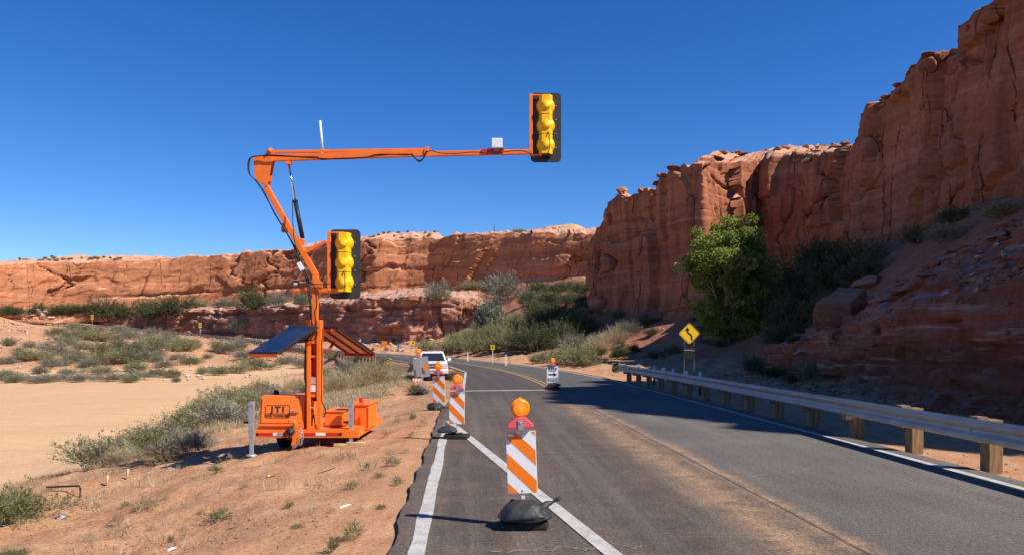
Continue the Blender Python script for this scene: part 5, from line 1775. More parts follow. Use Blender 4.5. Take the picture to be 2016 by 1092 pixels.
def lumpy_bag(root, name, size, seed, loc, neck=None):
    """a slumped sandbag: pillow shape with creases and a tied neck"""
    me_ = MB()
    nu, nv = 30, 16
    vs = []
    for j in range(nv + 1):
        ph = -PI / 2 + PI * j / nv
        for i in range(nu):
            th_ = 2 * PI * i / nu
            cx_, cy_, cz_ = [math.copysign(abs(a) ** p_, a) for a, p_ in ((math.cos(th_) * math.cos(ph), .55), (math.sin(th_) * math.cos(ph), .55), (math.sin(ph), .8))]
            vs.append([cx_ * size[0] / 2, cy_ * size[1] / 2, cz_ * size[2] / 2])
    v = np.array(vs)
    nz = fbm(v[:, 0] * 9 + seed, v[:, 1] * 9, v[:, 2] * 9, 4, seed)
    cr = np.abs(fbm(v[:, 0] * 14 + v[:, 2] * 9, v[:, 1] * 14, v[:, 2] * 20, 3, seed + 4))
    v = v * (1 + .17 * nz - .13 * np.exp(-(cr / .07) ** 2))[:, None]
    v[:, :2] *= (1.08 - .55 * np.clip(v[:, 2] / size[2], -.3, .5))[:, None]
    v[:, 2] = np.where(v[:, 2] < 0, v[:, 2] * .75, v[:, 2])
    v[:, 2] *= 1 - .35 * np.clip(v[:, 0] / size[0] * 2, 0, 1) ** 2
    v = v + np.array(loc)
    fs = [(j * nu + i, j * nu + (i + 1) % nu, (j + 1) * nu + (i + 1) % nu, (j + 1) * nu + i) for j in range(nv) for i in range(nu)]
    me_.add(v.tolist(), fs, True)
    if neck:
        a = Vector(loc) + Vector(neck[0]); b_ = Vector(loc) + Vector(neck[1])
        me_.tube([a - (b_ - a) * .3, a.lerp(b_, .3), a.lerp(b_, .6) + Vector((0, .01, .012)), b_], .062, 8, .017)
        d_, x_, y_ = frame(b_ - a)
        for k in range(7):                             # the frayed, flat end of the bag
            e_ = b_ + d_ * (.055 + .02 * (k % 3)) + x_ * (.014 * (k - 3)) + Vector((0, 0, .012 * ((k * 5) % 4 - 1)))
            me_.beam(b_ - d_ * .02 + x_ * (.004 * (k - 3)), e_, .016, .006)
    return me_.build(name, M['bag'], root)


def panel(name, label, loc, rz, w=.29, h=.605, bottom=.325, lean=0.0, bags=True, ligh=True, base=True, stripes=(.2, .345, .29), seed=1, cat='barricade panel', lean2=0.0, bagpos=(0.02, .02)):
    root = tag(empty(name, loc, rz), label, cat)
    root.rotation_euler = (lean2, lean, rz)
    top = bottom + h
    MB().beam((0, .022, .03), (0, .022, top + .05), .036, .030, Yv_).build('post', M['pale_post'], root, None, .003)
    rect = [(-w / 2, 0), (w / 2, 0), (w / 2, -h), (-w / 2, -h)]
    bd = MB().prism(rect, (0, 0, top), X, Zv, FR, .006).build('board', M['sign_white'], root, None, .002)
    lo, hi, per = stripes
    ins = .006
    rin = [(-w / 2 + ins, -ins), (w / 2 - ins, -ins), (w / 2 - ins, -h + ins), (-w / 2 + ins, -h + ins)]
    for k in range(-3, 4):
        pl = clip_band([(x_ , y_) for x_, y_ in rin], lo + k * per + w / 2, hi + k * per + w / 2)
        if len(pl) > 2:
            MB().prism(pl, (0, -.0042, top), X, Zv, FR, .0015).build('stripe', M['sign_orange'], bd)
    m = MB()
    for z_ in (-.03, -h + .03):
        m.lathe(((0, 0), (.010, 0), (.008, .006), (0, .007)), (.0, -.003, top + z_), FR, 10)
    m.lathe(((0, 0), (.006, 0), (.005, .004), (0, .005)), (-.02, -.003, top - h * .76), FR, 8)
    m.build('bolt', M['steel'], bd)
    MB().box((-w / 2 + .045, -.0045, top - .035), (.06, .002, .028)).build('label_sticker', M['sign_white'], bd)
    if ligh:
        warning_light(root, top + .035, turn=.22)
    if base:
        m = MB()
        m.prism([(-.21, -.19), (.21, -.19), (.23, -.14), (.23, .17), (.19, .21), (-.19, .21), (-.23, .17), (-.23, -.14)], (0, .02, .035), X, Yv_, Zv, .07)
        m.prism([(-.10, -.10), (.10, -.10), (.10, .10), (-.10, .10)], (0, .02, .085), X, Yv_, Zv, .03)
        m.build('rubber_base', M['rubber'], root, None, .012)
    if bags:
        lumpy_bag(root, 'sandbag', (.44, .34, .22), seed, (bagpos[0] - .02, bagpos[1] - .05, .150), ((.17, .02, .02), (.285, .05, .07)))
    return root


q1 = gp0(1032, 1036)
panel('striped_panel', 'orange striped panel with a black sandbag standing alone on the diagonal white line', (q1[0], q1[1], 0.0), math.radians(2), lean=math.radians(-2.2), seed=3)
# the post shows in front of nothing: bag lies over the base
q2 = gp0(899, 862)
panel('striped_panel', 'orange striped panel at the corner where the two white lines meet', (q2[0], q2[1], 0.0), math.radians(-4), seed=5, bags=False, lean=math.radians(.8), bottom=.265)
lumpy_bag(bpy.data.objects['striped_panel.001'], 'sandbag', (.30, .24, .16), 8, (-.17, -.02, .16))
p3 = hit(865, 806) - Vector((0, 0, .03))
panel('striped_panel', 'orange striped panel standing on the dirt nearest the grey sign backs', p3, math.radians(-10), seed=6, bags=False, lean=math.radians(-1.2), bottom=.20)
bpy.data.objects['striped_panel.002'].scale = (1.18, 1.18, 1.18)
lumpy_bag(bpy.data.objects['striped_panel.002'], 'sandbag', (.34, .25, .15), 9, (-.09, -.03, .11))

# keep right sign in the middle of the road
q4 = gp0(1088, 766)
root = tag(empty('keep_right_sign', (q4[0], q4[1], 0), math.radians(2)), 'small white keep right sign with an amber light at the end of the yellow lines', 'road sign')
w_, h_ = .455, .64
zc = EYE - (736.5 - HY) * q4[1] / F
MB().beam((0, .03, .02), (0, .03, zc + h_ / 2 + .04), .04, .03, Yv_).build('post', M['sign_back'], root)


def rounded(w, h, r, n=5):
    out = []
    for sx, sy, a0 in ((1, 1, 0), (-1, 1, 90), (-1, -1, 180), (1, -1, 270)):
        for k in range(n + 1):
            an = math.radians(a0 + 90 * k / n)
            out.append((sx * (w / 2 - r) + r * math.cos(an), sy * (h / 2 - r) + r * math.sin(an)))
    return out


bd = MB().prism(rounded(w_, h_, .04), (0, 0, zc), X, Zv, FR, .006).build('board', M['sign_white'], root)
m = MB()
o_, i_ = rounded(w_ - .02, h_ - .02, .035), rounded(w_ - .038, h_ - .038, .026)
n_ = len(o_)
m.add([(a, -.0045, zc + b_) for a, b_ in o_] + [(a, -.0045, zc + b_) for a, b_ in i_], [(k, (k + 1) % n_, n_ + (k + 1) % n_, n_ + k) for k in range(n_)])
m.build('border', M['ink'], bd)
for txt, dz in (('KEEP', .178), ('RIGHT', -.205)):
    textmesh('lettering', txt, .185, M['ink'], bd, mat4((0, -.0055, zc + dz), X, Zv), sx=.82 if txt == 'KEEP' else .72, bold=.003)
MB().prism([(-.155, -.028), (.03, -.028), (.03, -.085), (.165, 0), (.03, .085), (.03, .028), (-.155, .028)], (0, -.005, zc), X, Zv, FR, .002).build('arrow', M['ink'], bd)
warning_light(root, zc + h_ / 2 + .02, .085, .3)
m = MB(); m.prism([(-.26, -.2), (.26, -.2), (.28, .2), (-.28, .2)], (0, .02, .05), X, Yv_, Zv, .10); m.build('rubber_base', M['rubber'], root, None, .015)
lumpy_bag(root, 'sandbag', (.46, .30, .16), 12, (.08, -.02, .17))

# the grey backs of two signs on one leaning post
p5 = hit(836, 775)
p5.z = hz(p5.x, p5.y)
Y5 = p5.y
root = tag(empty('temporary_sign', p5), 'pair of grey sign backs on a leaning post with an amber light on top', 'road sign')


def L5(px, py, dy=0.0):
    return at(px, py, Y5) + Vector((0, dy, 0)) - p5


for pts, dy in (([(811, 706), (826, 703), (830, 740), (815, 744)], .25), ([(824, 703), (842, 700), (847, 740), (831, 742)], .0)):
    c_ = L5(pts[0][0], pts[0][1])
    m = MB()
    m.prism([((L5(a, b_) - c_).x, (L5(a, b_) - c_).z) for a, b_ in pts], c_ + Vector((0, dy, 0)), X, Zv, FR, .006)
    sb = m.build('sign_panel', M['sign_back'], root)
MB().beam(L5(824, 699, -.04), L5(836.5, 775, -.04), .06, .045, Yv_).build('post', M['sign_back'], root)
m = MB()
c_ = L5(833.5, 728)
m.prism([(0, 0), (.20, .0), (.19, .26), (.02, .24)], c_ + Vector((0, -.07, 0)), X, Zv, FR, .004)
m.build('orange_sticker', M['sign_orange'], root)
wl2 = empty('lamp_holder', (0, 0, 0)); wl2.parent = root
tp_ = L5(823.5, 697)
warning_light(wl2, 0, .095, .2)
wl2.location = tp_ - Vector((0, 0, .08))
m = MB(); m.prism([(-.5, -.2), (.5, -.2), (.5, .2), (-.5, .2)], L5(838, 777) * 1.0 + Vector((.15, 0, .05)), X, Yv_, Zv, .08); m.build('rubber_base', M['rubber'], root, None, .015)
lumpy_bag(root, 'sandbag', (.42, .30, .22), 14, tuple(L5(833, 772) + Vector((0, -.1, .06))))
m = MB(); m.beam(L5(846, 735, .1), L5(845, 750, .1), .07, .05, Yv_); m.build('prop', M['black'], root)
p6 = hit(822, 752)
root = tag(empty('barricade_board', p6, math.radians(8)), 'low orange and white striped board on the dirt behind the sign backs', 'barricade')
bd = MB().prism([(-.30, 0), (.30, 0), (.30, .20), (-.30, .20)], (0, 0, .05), X, Zv, FR, .02).build('board', M['sign_white'], root)
for k in range(3):
    MB().prism([(-.28 + k * .2, .005), (-.18 + k * .2, .005), (-.11 + k * .2, .195), (-.21 + k * .2, .195)], (0, -.0115, .05), X, Zv, FR, .002).build('stripe', M['sign_orange'], bd)
MB().beam((-.25, .03, -.05), (-.25, .03, .22), .04, .03, Yv_).beam((.25, .03, -.05), (.25, .03, .22), .04, .03, Yv_).build('leg', M['pale_post'], root)


# ------------------------------------------------------------------ permanent signs
p7 = at(1357, 745, 38.6); p7.z = hz(p7.x, p7.y)
root = tag(empty('curve_warning_sign', p7, math.radians(3)), 'yellow diamond sign with a black winding arrow left of the cottonwood tree', 'road sign')
zc = at(1358, 656, 38.6).z - p7.z
r_ = .545
dm = []
for k in range(4):
    an = k * PI / 2
    for s_ in (-1, 1):
        b_ = an + s_ * .10
        dm.append((r_ * .93 * math.cos(b_) , r_ * .93 * math.sin(b_)))
bd = MB().prism(dm, (0, 0, zc), X, Zv, FR, .006).build('board', M['sign_yellow'], root)
m = MB()
o_, i_ = [(a * .95, b_ * .95) for a, b_ in dm], [(a * .905, b_ * .905) for a, b_ in dm]
n_ = len(o_)
m.add([(a, -.0045, zc + b_) for a, b_ in o_] + [(a, -.0045, zc + b_) for a, b_ in i_], [(k, (k + 1) % n_, n_ + (k + 1) % n_, n_ + k) for k in range(n_)])
m.build('border', M['ink'], bd)
m = MB()
pts = [Vector((.12, -.34)), Vector((.12, -.17)), Vector((.07, -.07)), Vector((-.06, .03)), Vector((-.10, .11)), Vector((-.10, .16))]
P_ = np.array([tuple(p_) for p_ in pts])
L_, Rr = [], []
for i in range(len(pts)):
    d_ = (pts[min(i + 1, len(pts) - 1)] - pts[max(0, i - 1)]).normalized()
    n2 = Vector((-d_.y, d_.x))
    L_.append(pts[i] + n2 * .048); Rr.append(pts[i] - n2 * .048)
m.add([(v.x, -.0048, zc + v.y) for v in L_ + Rr], [(i, i + 1, len(L_) + i + 1, len(L_) + i) for i in range(len(L_) - 1)])
m.add([(a, -.0048, zc + b_) for a, b_ in ((-.225, .15), (.025, .15), (-.10, .34))], [(0, 1, 2)])
m.build('arrow', M['ink'], bd)
zt_, zb_ = at(1357, 681, 38.6).z - p7.z, at(1357, 706, 38.6).z - p7.z
pl_ = MB().prism([(-.29, zb_), (.29, zb_), (.29, zt_), (-.29, zt_)], (0, .0, 0), X, Zv, FR, .006).build('plaque', M['black'], root)
MB().box((0, -.0045, zt_ - .19), (.54, .002, .03)).build('plaque_line', M['label'], pl_)
for sx in (-.25, .25):
    MB().beam((sx, .03, -.2), (sx, .03, zc + .1), .05, .04, Yv_).build('post', M['old_timber'], root)


def chevron(label, px, pt, pb, w_px, Y, z0=None, group=None):
    """yellow sign with a black chevron that points left"""
    top, bot = at(px, pt, Y), at(px, pb, Y)
    g = z0 if z0 is not None else drop(top.x, Y).z
    rt = tag(empty('chevron_sign', (top.x, Y, g), 0), label, 'road sign', group)
    w_ = w_px * Y / F
    h_ = top.z - bot.z
    zc_ = (top.z + bot.z) / 2 - g
    MB().beam((0, .03, -.2), (0, .03, zc_ + h_ / 2), .06, .05, Yv_).build('post', M['pale_post'], rt)
    b_ = MB().prism([(-w_ / 2, -h_ / 2), (w_ / 2, -h_ / 2), (w_ / 2, h_ / 2), (-w_ / 2, h_ / 2)], (0, 0, zc_), X, Zv, FR, .008).build('board', M['sign_yellow'], rt)
    a = w_ * .36
    hh_ = h_ * .34
    t_ = w_ * .34
    MB().prism([(-a, 0), (a - t_, hh_), (a, hh_), (-a + t_, 0), (a, -hh_), (a - t_, -hh_)], (0, -.006, zc_), X, Zv, FR, .003).build('arrow', M['ink'], b_)


chevron('yellow chevron sign at the outside of the bend under the dark gully bushes', 970, 678, 687.5, 8, 63)
chevron('yellow chevron sign above the pickup truck beside the far guardrail', 813.5, 670, 677.5, 7, 100)
chevron('yellow chevron sign on the far road under the right end of the widest ledge bush', 394, 635, 644.5, 5.5, 205)
chevron('yellow chevron sign on the far road at the dark bushes below the orange cliff', 181.5, 619, 628, 5, 216)
for px, pt, pb, Y, lab in ((921, 697, 705, 70, 'thin white delineator post left of the chevron sign at the bend'), (996, 708, 718, 58, 'thin white delineator post right of the chevron sign at the bend'), (122, 624, 632, 218, 'tiny white post on the far road among the dark bushes')):
    top = at(px, pt, Y)
    g = drop(top.x, Y).z
    hgt = max(.9, top.z - g) if Y < 200 else 1.6
    rt = tag(empty('delineator_post', (top.x, Y, g)), lab, 'delineator')
    MB().prism(rounded(.11, hgt, .03, 3), (0, 0, hgt / 2 - .05), X, Zv, FR, .03).build('post', M['white'], rt)
    MB().box((0, -.017, hgt - .15), (.07, .004, .10)).build('reflector', M['label'], rt)
# small far signs by the left guardrail
for px, pt, pb, w_px, Y, kind, lab in ((757, 671, 681, 10, 92, 'sign_orange', 'small orange work sign standing on the rocks behind the far guardrail'),):
    a, b_ = at(px, pt, Y), at(px, pb, Y)
    g = drop(a.x, Y).z
    rt = tag(empty('work_sign', (a.x, Y, g)), lab, 'road sign')
    s_ = (a.z - b_.z) / 2 * 1.1
    MB().prism([(-s_, -s_ * .95), (s_ * .9, -s_), (s_, s_ * .95), (-s_ * .9, s_)], (0, 0, (a.z + b_.z) / 2 - g), X, Zv, FR, .01).build('board', M[kind], rt)
    MB().beam((0, .03, -.1), (0, .03, a.z - g), .06, .05, Yv_).build('post', M['sign_back'], rt)
a, b_ = at(786, 676, 88), at(786, 686, 88)
g = drop(a.x, 88).z
rt = tag(empty('sign_back', (a.x, 88, g)), 'grey back of an eight sided sign right of the small orange sign', 'road sign')
s_ = (a.z - b_.z) / 2
MB().prism([(s_ * math.cos(PI / 8 + k * PI / 4), s_ * math.sin(PI / 8 + k * PI / 4)) for k in range(8)], (0, 0, (a.z + b_.z) / 2 - g), X, Zv, FR, .01).build('board', M['sign_back'], rt)
MB().beam((0, -.03, -.1), (0, -.03, a.z - g), .06, .05, Yv_).build('post', M['sign_back'], rt)


# ------------------------------------------------------------------ guardrails
def w_beam(path, top, toward, name, mat, parent, origin):
    """W profile rail swept along path; top = height of its upper edge; toward = +1 when traffic is on the right of the path"""
    prof = [(0, 0), (.055, -.018), (.082, -.06), (.055, -.10), (.012, -.135), (.012, -.175), (.055, -.21), (.082, -.25), (.055, -.292), (0, -.31)]
    V = []
    n = len(path)
    for i, p_ in enumerate(path):
        d_ = (path[min(i + 1, n - 1)] - path[max(0, i - 1)]); d_.z = 0; d_.normalize()
        nr = Vector((d_.y, -d_.x, 0)) * toward
        for th_ in (0, .006):
            for o_, dz in prof:
                V.append(p_ + nr * (o_ - th_) + Vector((0, 0, top + dz)) - origin)
    k = len(prof)
    fs = []
    for i in range(n - 1):
        for l in (0, 1):
            for j in range(k - 1):
                a = i * 2 * k + l * k + j
                fs.append((a, a + 1, a + 2 * k + 1, a + 2 * k))
        for j in (0, k - 1):
            a = i * 2 * k + j
            fs.append((a, a + k, a + 3 * k, a + 2 * k))
    me_ = bpy.data.meshes.new(name)
    me_.from_pydata([tuple(v) for v in V], [], fs)
    me_.materials.append(mat)
    me_.polygons.foreach_set('use_smooth', [True] * len(fs))
    return link(name, me_, parent)


def timber_post(name, w, d, h):
    m = MB()
    m.box((0, 0, h / 2 - .15), (w, d, h + .3))
    o = m.build(name, M['timber'], None, (0, 0, 0), .008)
    return o


# the near rail on the right: posts 1.9 m apart, from beside the camera to its end terminal
GS = np.arange(-14.2, 39.0, 1.905) + .12
gpts = []
for s_ in np.arange(-15.2, 37.6, .635):
    q = road_at(np.array([s_]), 0)[0]
    Yg = q[1]
    gpts.append(Vector((6.47 - .0475 * (Yg - 10.8) - .0006 * max(0, Yg - 20) ** 2, Yg, 0)))
gpts = [p_ for p_ in gpts if -14 < p_.y < 37.2]
GO = Vector((gpts[-1].x, gpts[-1].y, 0))
gr = tag(empty('guardrail', GO), 'weathered steel guardrail on timber posts along the right edge of the road', 'guardrail')
# beam sections with lapped joints
ns = 12
i0 = 0
while i0 < len(gpts) - 2:
    seg = [p_.copy() for p_ in gpts[i0:i0 + ns + 1]]
    w_beam(seg, .72 + (.003 if (i0 // ns) % 2 else 0), -1, 'beam', M['rail'], gr, GO)
    i0 += ns
p0_ = timber_post('post', .20, .20, .70)
b0_ = MB().box((0, 0, .515), (.15, .20, .36)).build('blockout', M['timber'], None, (0, 0, 0), .008)
bt_ = MB().lathe(((0, 0), (.018, 0), (.015, .010), (0, .012)), (0, 0, 0), (-1, 0, 0), 10).build('bolt', M['steel'], None, (0, 0, 0))
first = True
for k in range(-13, 15):
    Yp = 10.82 + k * 1.905
    if Yp > 37.2: continue
    j = min(range(len(gpts)), key=lambda i: abs(gpts[i].y - Yp))
    base = Vector((np.interp(Yp, [p_.y for p_ in gpts], [p_.x for p_ in gpts]), Yp, 0))
    for src, off, zz in ((p0_, .275, hz(base.x + .3, Yp)), (b0_, .09, 0), (bt_, -.016, .565)):
        c_ = src if first else dup(src)
        c_.parent = gr
        c_.location = base + Vector((off, 0, zz + (.055 if k in (0, 1) and src is not bt_ else R.uniform(-.02, .01) if src is not bt_ else 0))) - GO
        c_.rotation_euler = (R.uniform(-.015, .015), R.uniform(-.02, .02), .05 + R.uniform(-.03, .03)) if src is not bt_ else (0, 0, .05)
    first = False
# end terminal with its yellow and black marker
m = MB()
m.box((.05, .28, .58), (.12, .5, .34)); m.box((.0, .62, .56), (.42, .12, .42))
m.build('end_terminal', M['steel'], gr, None, .01)
mk = MB().prism([(-.15, -.24), (.15, -.24), (.15, .24), (-.15, .24)], (-.10, .0, .56), Vector((.9, -.44, 0)), Zv, Vector((-.44, -.9, 0)), .008).build('marker', M['sign_yellow'], gr)
ln_ = Vector((-.44, -.9, 0))
for k in range(2):
    MB().prism([(-.145, -.20 + k * .22), (.145, -.04 + k * .22), (.145, .05 + k * .22), (-.145, -.11 + k * .22)], Vector((-.10, 0, .56)) + ln_ * .006, Vector((.9, -.44, 0)), Zv, ln_, .004).build('stripe', M['ink'], mk)
# white markers standing up behind the rail
for px, pt, tall, lab in ((1257, 716, 1, 'white marker post nearest the guardrail end'), (1288, 720, 1, 'second white marker post from the guardrail end'), (1324, 725, 1, 'white marker post directly left of the diamond sign legs'), (1378, 731, 1, 'white marker post right of the diamond sign legs')):
    jx_ = (px - HX) / F
    ys = np.linspace(12, 37, 400)
    xs = np.interp(ys, [p_.y for p_ in gpts], [p_.x for p_ in gpts]) + .75
    k = int(np.argmin(np.abs(xs / ys - jx_)))
    Yq = ys[k]
    g = hz(xs[k], Yq)
    top = at(px, pt, Yq).z
    rt = tag(empty('marker_post', (xs[k], Yq, g)), lab, 'delineator')
    hgt = top - g
    MB().prism(rounded(.085, hgt + .1, .02, 3), (0, 0, hgt / 2 - .05), X, Zv, FR, .012).build('blade', M['black'], rt)
    MB().prism(rounded(.10, .30, .015, 3), (0, -.0085, hgt - .15), X, Zv, FR, .004).build('reflector', M['sign_white'], rt)
for px, pt in ((1306, 729), (1350, 736)):
    jx_ = (px - HX) / F
    ys = np.linspace(12, 37, 400)
    xs = np.interp(ys, [p_.y for p_ in gpts], [p_.x for p_ in gpts]) + .1
    k = int(np.argmin(np.abs(xs / ys - jx_)))
    MB().box(Vector((xs[k], ys[k], .765)) - GO, (.14, .03, .10)).build('reflector_tab', M['sign_white'], gr)

# the far rail on the left of the bend
FS = np.arange(74.0, RS[-1] - 30, 1.905)
fp = road_at(np.arange(73.5, RS[-1] - 32, 1.27), -4.75)
fpv = [Vector((a, b_, hz(a, b_))) for a, b_, c_ in fp]
zs = np.array([v.z for v in fpv]); zs = np.convolve(np.pad(zs, 4, 'edge'), np.ones(9) / 9, 'valid')
for v, z in zip(fpv, zs): v.z = z
FO = fpv[0].copy()
fg = tag(empty('guardrail', FO), 'long grey guardrail on short dark posts curving around the far bend', 'guardrail')
for k in range(0, len(fpv) - 2, 30):
    w_beam(fpv[k:k + 31], .74, 1, 'beam', M['rail'], fg, FO)
src = timber_post('post', .20, .20, .74)
src.data.materials[0] = M['old_timber']
first = True
pp = road_at(FS, -4.98)
for a, b_, c_ in pp:
    o = src if first else dup(src)
    first = False
    o.parent = fg
    o.location = Vector((a, b_, np.interp(b_, [v.y for v in fpv], [v.z for v in fpv]) - .02)) - FO
MB().prism([(-.16, -.25), (.16, -.25), (.16, .25), (-.16, .25)], Vector((.1, -.15, .5)), Vector((1, 0, 0)), Zv, FR, .008).build('marker', M['sign_yellow'], fg)
for k in range(2):
    MB().prism([(-.15, -.05 + k * .2), (.15, -.21 + k * .2), (.15, -.10 + k * .2), (-.15, .06 + k * .2)], Vector((.1, -.157, .5)), X, Zv, FR, .004).build('stripe', M['ink'], fg)


# ------------------------------------------------------------------ the pickup parked on the pull-out
def pickup(loc, rz, label):
    rt = tag(empty('pickup_truck', loc, rz), label, 'pickup truck')
    CP = M['car_paint']

    def side(poly, w0, w1=None, x=0):
        """side profile (y, z) across the width; w1 = width at the top of the profile"""
        m_ = MB()
        zs_ = [p_[1] for p_ in poly]
        lo_z, hi_z = min(zs_), max(zs_)
        n_ = len(poly)
        vs = []
        for sg in (-1, 1):
            for y_, z_ in poly:
                k_ = (z_ - lo_z) / (hi_z - lo_z)
                vs.append((x + sg * (w0 + ((w1 or w0) - w0) * k_) / 2, y_, z_))
        m_.add(vs, [tuple(range(n_)), tuple(range(2 * n_ - 1, n_ - 1, -1))] + [(i, i + n_, (i + 1) % n_ + n_, (i + 1) % n_) for i in range(n_)])
        return m_
    body = side([(.06, .52), (.02, .80), (.03, 1.06), (.12, 1.14), (.75, 1.20), (1.42, 1.24), (1.5, 1.26), (5.75, 1.26), (5.80, .60), (4.9, .50), (4.75, .80), (4.2, .92), (3.75, .80), (3.6, .46), (1.55, .46), (1.42, .80), (.95, .92), (.50, .80), (.38, .52)], 1.98, 1.90).build('body', CP, rt, None, .035)
    side([(1.30, 1.22), (1.95, 1.78), (2.2, 1.86), (3.2, 1.86), (3.45, 1.75), (3.6, 1.22)], 1.82, 1.42).build('cab', CP, rt, None, .05)
    m_ = MB()
    k0, k1 = .06, .93
    wa, wb = 1.82 - .40 * k0 - .16, 1.82 - .40 * k1 - .16
    za, zb = 1.26, 1.76
    ya, yb = 1.30 + (za - 1.22) * .65 / .56 - .022, 1.30 + (zb - 1.22) * .65 / .56 - .022
    m_.add([(-wa / 2, ya, za), (wa / 2, ya, za), (wb / 2, yb, zb), (-wb / 2, yb, zb)], [(0, 1, 2, 3)])
    m_.build('windscreen', M['glass_dark'], rt)
    for sg in (-1, 1):
        m_ = MB()
        m_.add([(sg * (1.82 - .4 * .12) / 2 + sg * .003, 1.70, 1.30), (sg * (1.82 - .4 * .8) / 2 + sg * .003, 2.10, 1.73), (sg * (1.82 - .4 * .8) / 2 + sg * .003, 3.2, 1.73), (sg * (1.82 - .4 * .12) / 2 + sg * .003, 3.4, 1.30)], [(0, 1, 2, 3)])
        m_.build('side_window', M['glass_dark'], rt)
        mr = MB().prism([(-.13, -.10), (.10, -.10), (.12, .10), (-.10, .12)], (sg * 1.10, 1.62, 1.34), X, Zv, FR, .12)
        mr.beam((sg * .93, 1.62, 1.28), (sg * 1.02, 1.62, 1.29), .05, .06, Yv_)
        mr.build('mirror', CP, rt, None, .03)
        hl = MB().prism([(-.20, -.13), (.17, -.13), (.19, .16), (-.20, .16)], (sg * .77, .015, .965), X, Zv, FR, .05).build('headlamp', M['lamp_glass'], rt, None, .015)
        MB().prism([(-.17, -.005), (.15, -.005), (.15, .005), (-.17, .005)], (sg * .77, -.013, .97), X, Zv, FR, .006).build('divider', M['label'], hl)
        MB().lathe(((0, 0), (.075, 0), (.07, .012), (0, .014)), (sg * .72, .02, .60), FR, 14).build('fog_lamp', M['lamp_glass'], rt)
        for yw in (.95, 4.48):
            w_ = MB().lathe(((.21, -.12), (.36, -.12), (.39, -.08), (.39, .08), (.36, .12), (.21, .12)), (sg * .86, yw, .39), X, 26).build('wheel', M['rubber'], rt)
            MB().lathe(((0, -.05), (.08, -.06), (.2, -.04), (.215, 0), (.2, .04), (.08, .06), (0, .05)), (sg * (.86 + .07), yw, .39), X, 20).build('rim', M['steel'], w_)
    gr_ = MB().prism([(-.56, -.19), (.56, -.19), (.56, .17), (-.56, .17)], (0, .015, .955), X, Zv, FR, .04).build('grille', M['black'], rt, None, .01)
    m_ = MB()
    for z_, h_ in ((1.118, .035), (.955, .07), (.775, .03)):
        m_.box((0, -.012, z_), (1.12, .03, h_))
    m_.build('chrome_bar', M['steel'], gr_, None, .005)
    m_ = MB()
    for k_ in range(4):
        m_.box((0, -.008, .82 + .04 * k_), (1.06, .012, .010)); m_.box((0, -.008, 1.005 + .028 * k_), (1.06, .012, .008))
    m_.build('grille_slat', M['label'], gr_)
    MB().prism([(-.10, -.016), (-.035, -.016), (-.035, -.034), (.04, -.034), (.035, -.016), (.10, -.016), (.09, .016), (.035, .016), (.04, .034), (-.03, .034), (-.035, .016), (-.09, .016)], (0, -.031, .955), X, Zv, FR, .008).build('emblem', M['gold'], gr_)
    bp_ = side([(-.08, .48), (-.10, .66), (-.06, .76), (.10, .76), (.10, .48)], 1.98).build('bumper', CP, rt, None, .03)
    MB().prism([(-.42, -.05), (.42, -.05), (.46, .05), (-.46, .05)], (0, -.104, .66), X, Zv, FR, .012).build('air_intake', M['black'], bp_)
    MB().prism([(-.155, -.075), (.155, -.075), (.155, .075), (-.155, .075)], (-.02, -.112, .575), X, Zv, FR, .010).build('number_plate', M['label'], bp_)
    MB().box((0, .4, .40), (1.6, .6, .14)).build('underbody', M['black'], rt)
    m_ = MB()
    for sg in (-1, 1):
        m_.tube([(sg * .5 - .25, 1.27, 1.275), (sg * .5 + .25, 1.33, 1.32)], .010, 5)
    m_.build('wiper', M['black'], rt)


pz = (hz(-4.6, 50) + hz(-6.2, 50) + hz(-5.0, 53.4) + hz(-6.6, 53.4)) / 4
pickup((-5.06, 49.0, pz), math.radians(6), 'white pickup truck parked facing the camera behind the grey sign backs')


# ------------------------------------------------------------------ rocks
def rock_mesh(name, seed, mat, sub=3, flat=.7):
    import bmesh
    bm = bmesh.new()
    bmesh.ops.create_icosphere(bm, subdivisions=sub, radius=1)
    v = np.array([tuple(x.co) for x in bm.verts])
    rng = np.random.default_rng(seed)
    nn = rng.normal(0, 1, (11, 3)); nn /= np.linalg.norm(nn, axis=1)[:, None]
    dd = rng.uniform(.42, .80, 11)
    for n_, d_ in zip(nn, dd):                         # flat broken faces
        s_ = v @ n_
        v = v - np.maximum(0, s_ - d_)[:, None] * n_
    v *= (1 + .05 * fbm(v[:, 0] * 2.5 + seed, v[:, 1] * 2.5, v[:, 2] * 2.5, 3, seed))[:, None]
    v[:, 2] *= flat
    for x, c in zip(bm.verts, v): x.co = c
    me_ = bpy.data.meshes.new(name)
    bm.to_mesh(me_); bm.free()
    me_.materials.append(mat)
    return me_


RK = [rock_mesh('rock', 20 + i, M['boulder'], 4, (.7, .8, .6, .9)[i]) for i in range(4)]
RKP = [rock_mesh('rock', 40 + i, M['pale_stone'], 2, (.7, .8, .6)[i]) for i in range(3)]


def rim_hit(px, py):
    """first place at or below pixel (px, py) where the sight line meets rock"""
    for k in range(60):
        h = hit(px, py + k)
        if h is not None and h.y < 120:
            return h
    return None


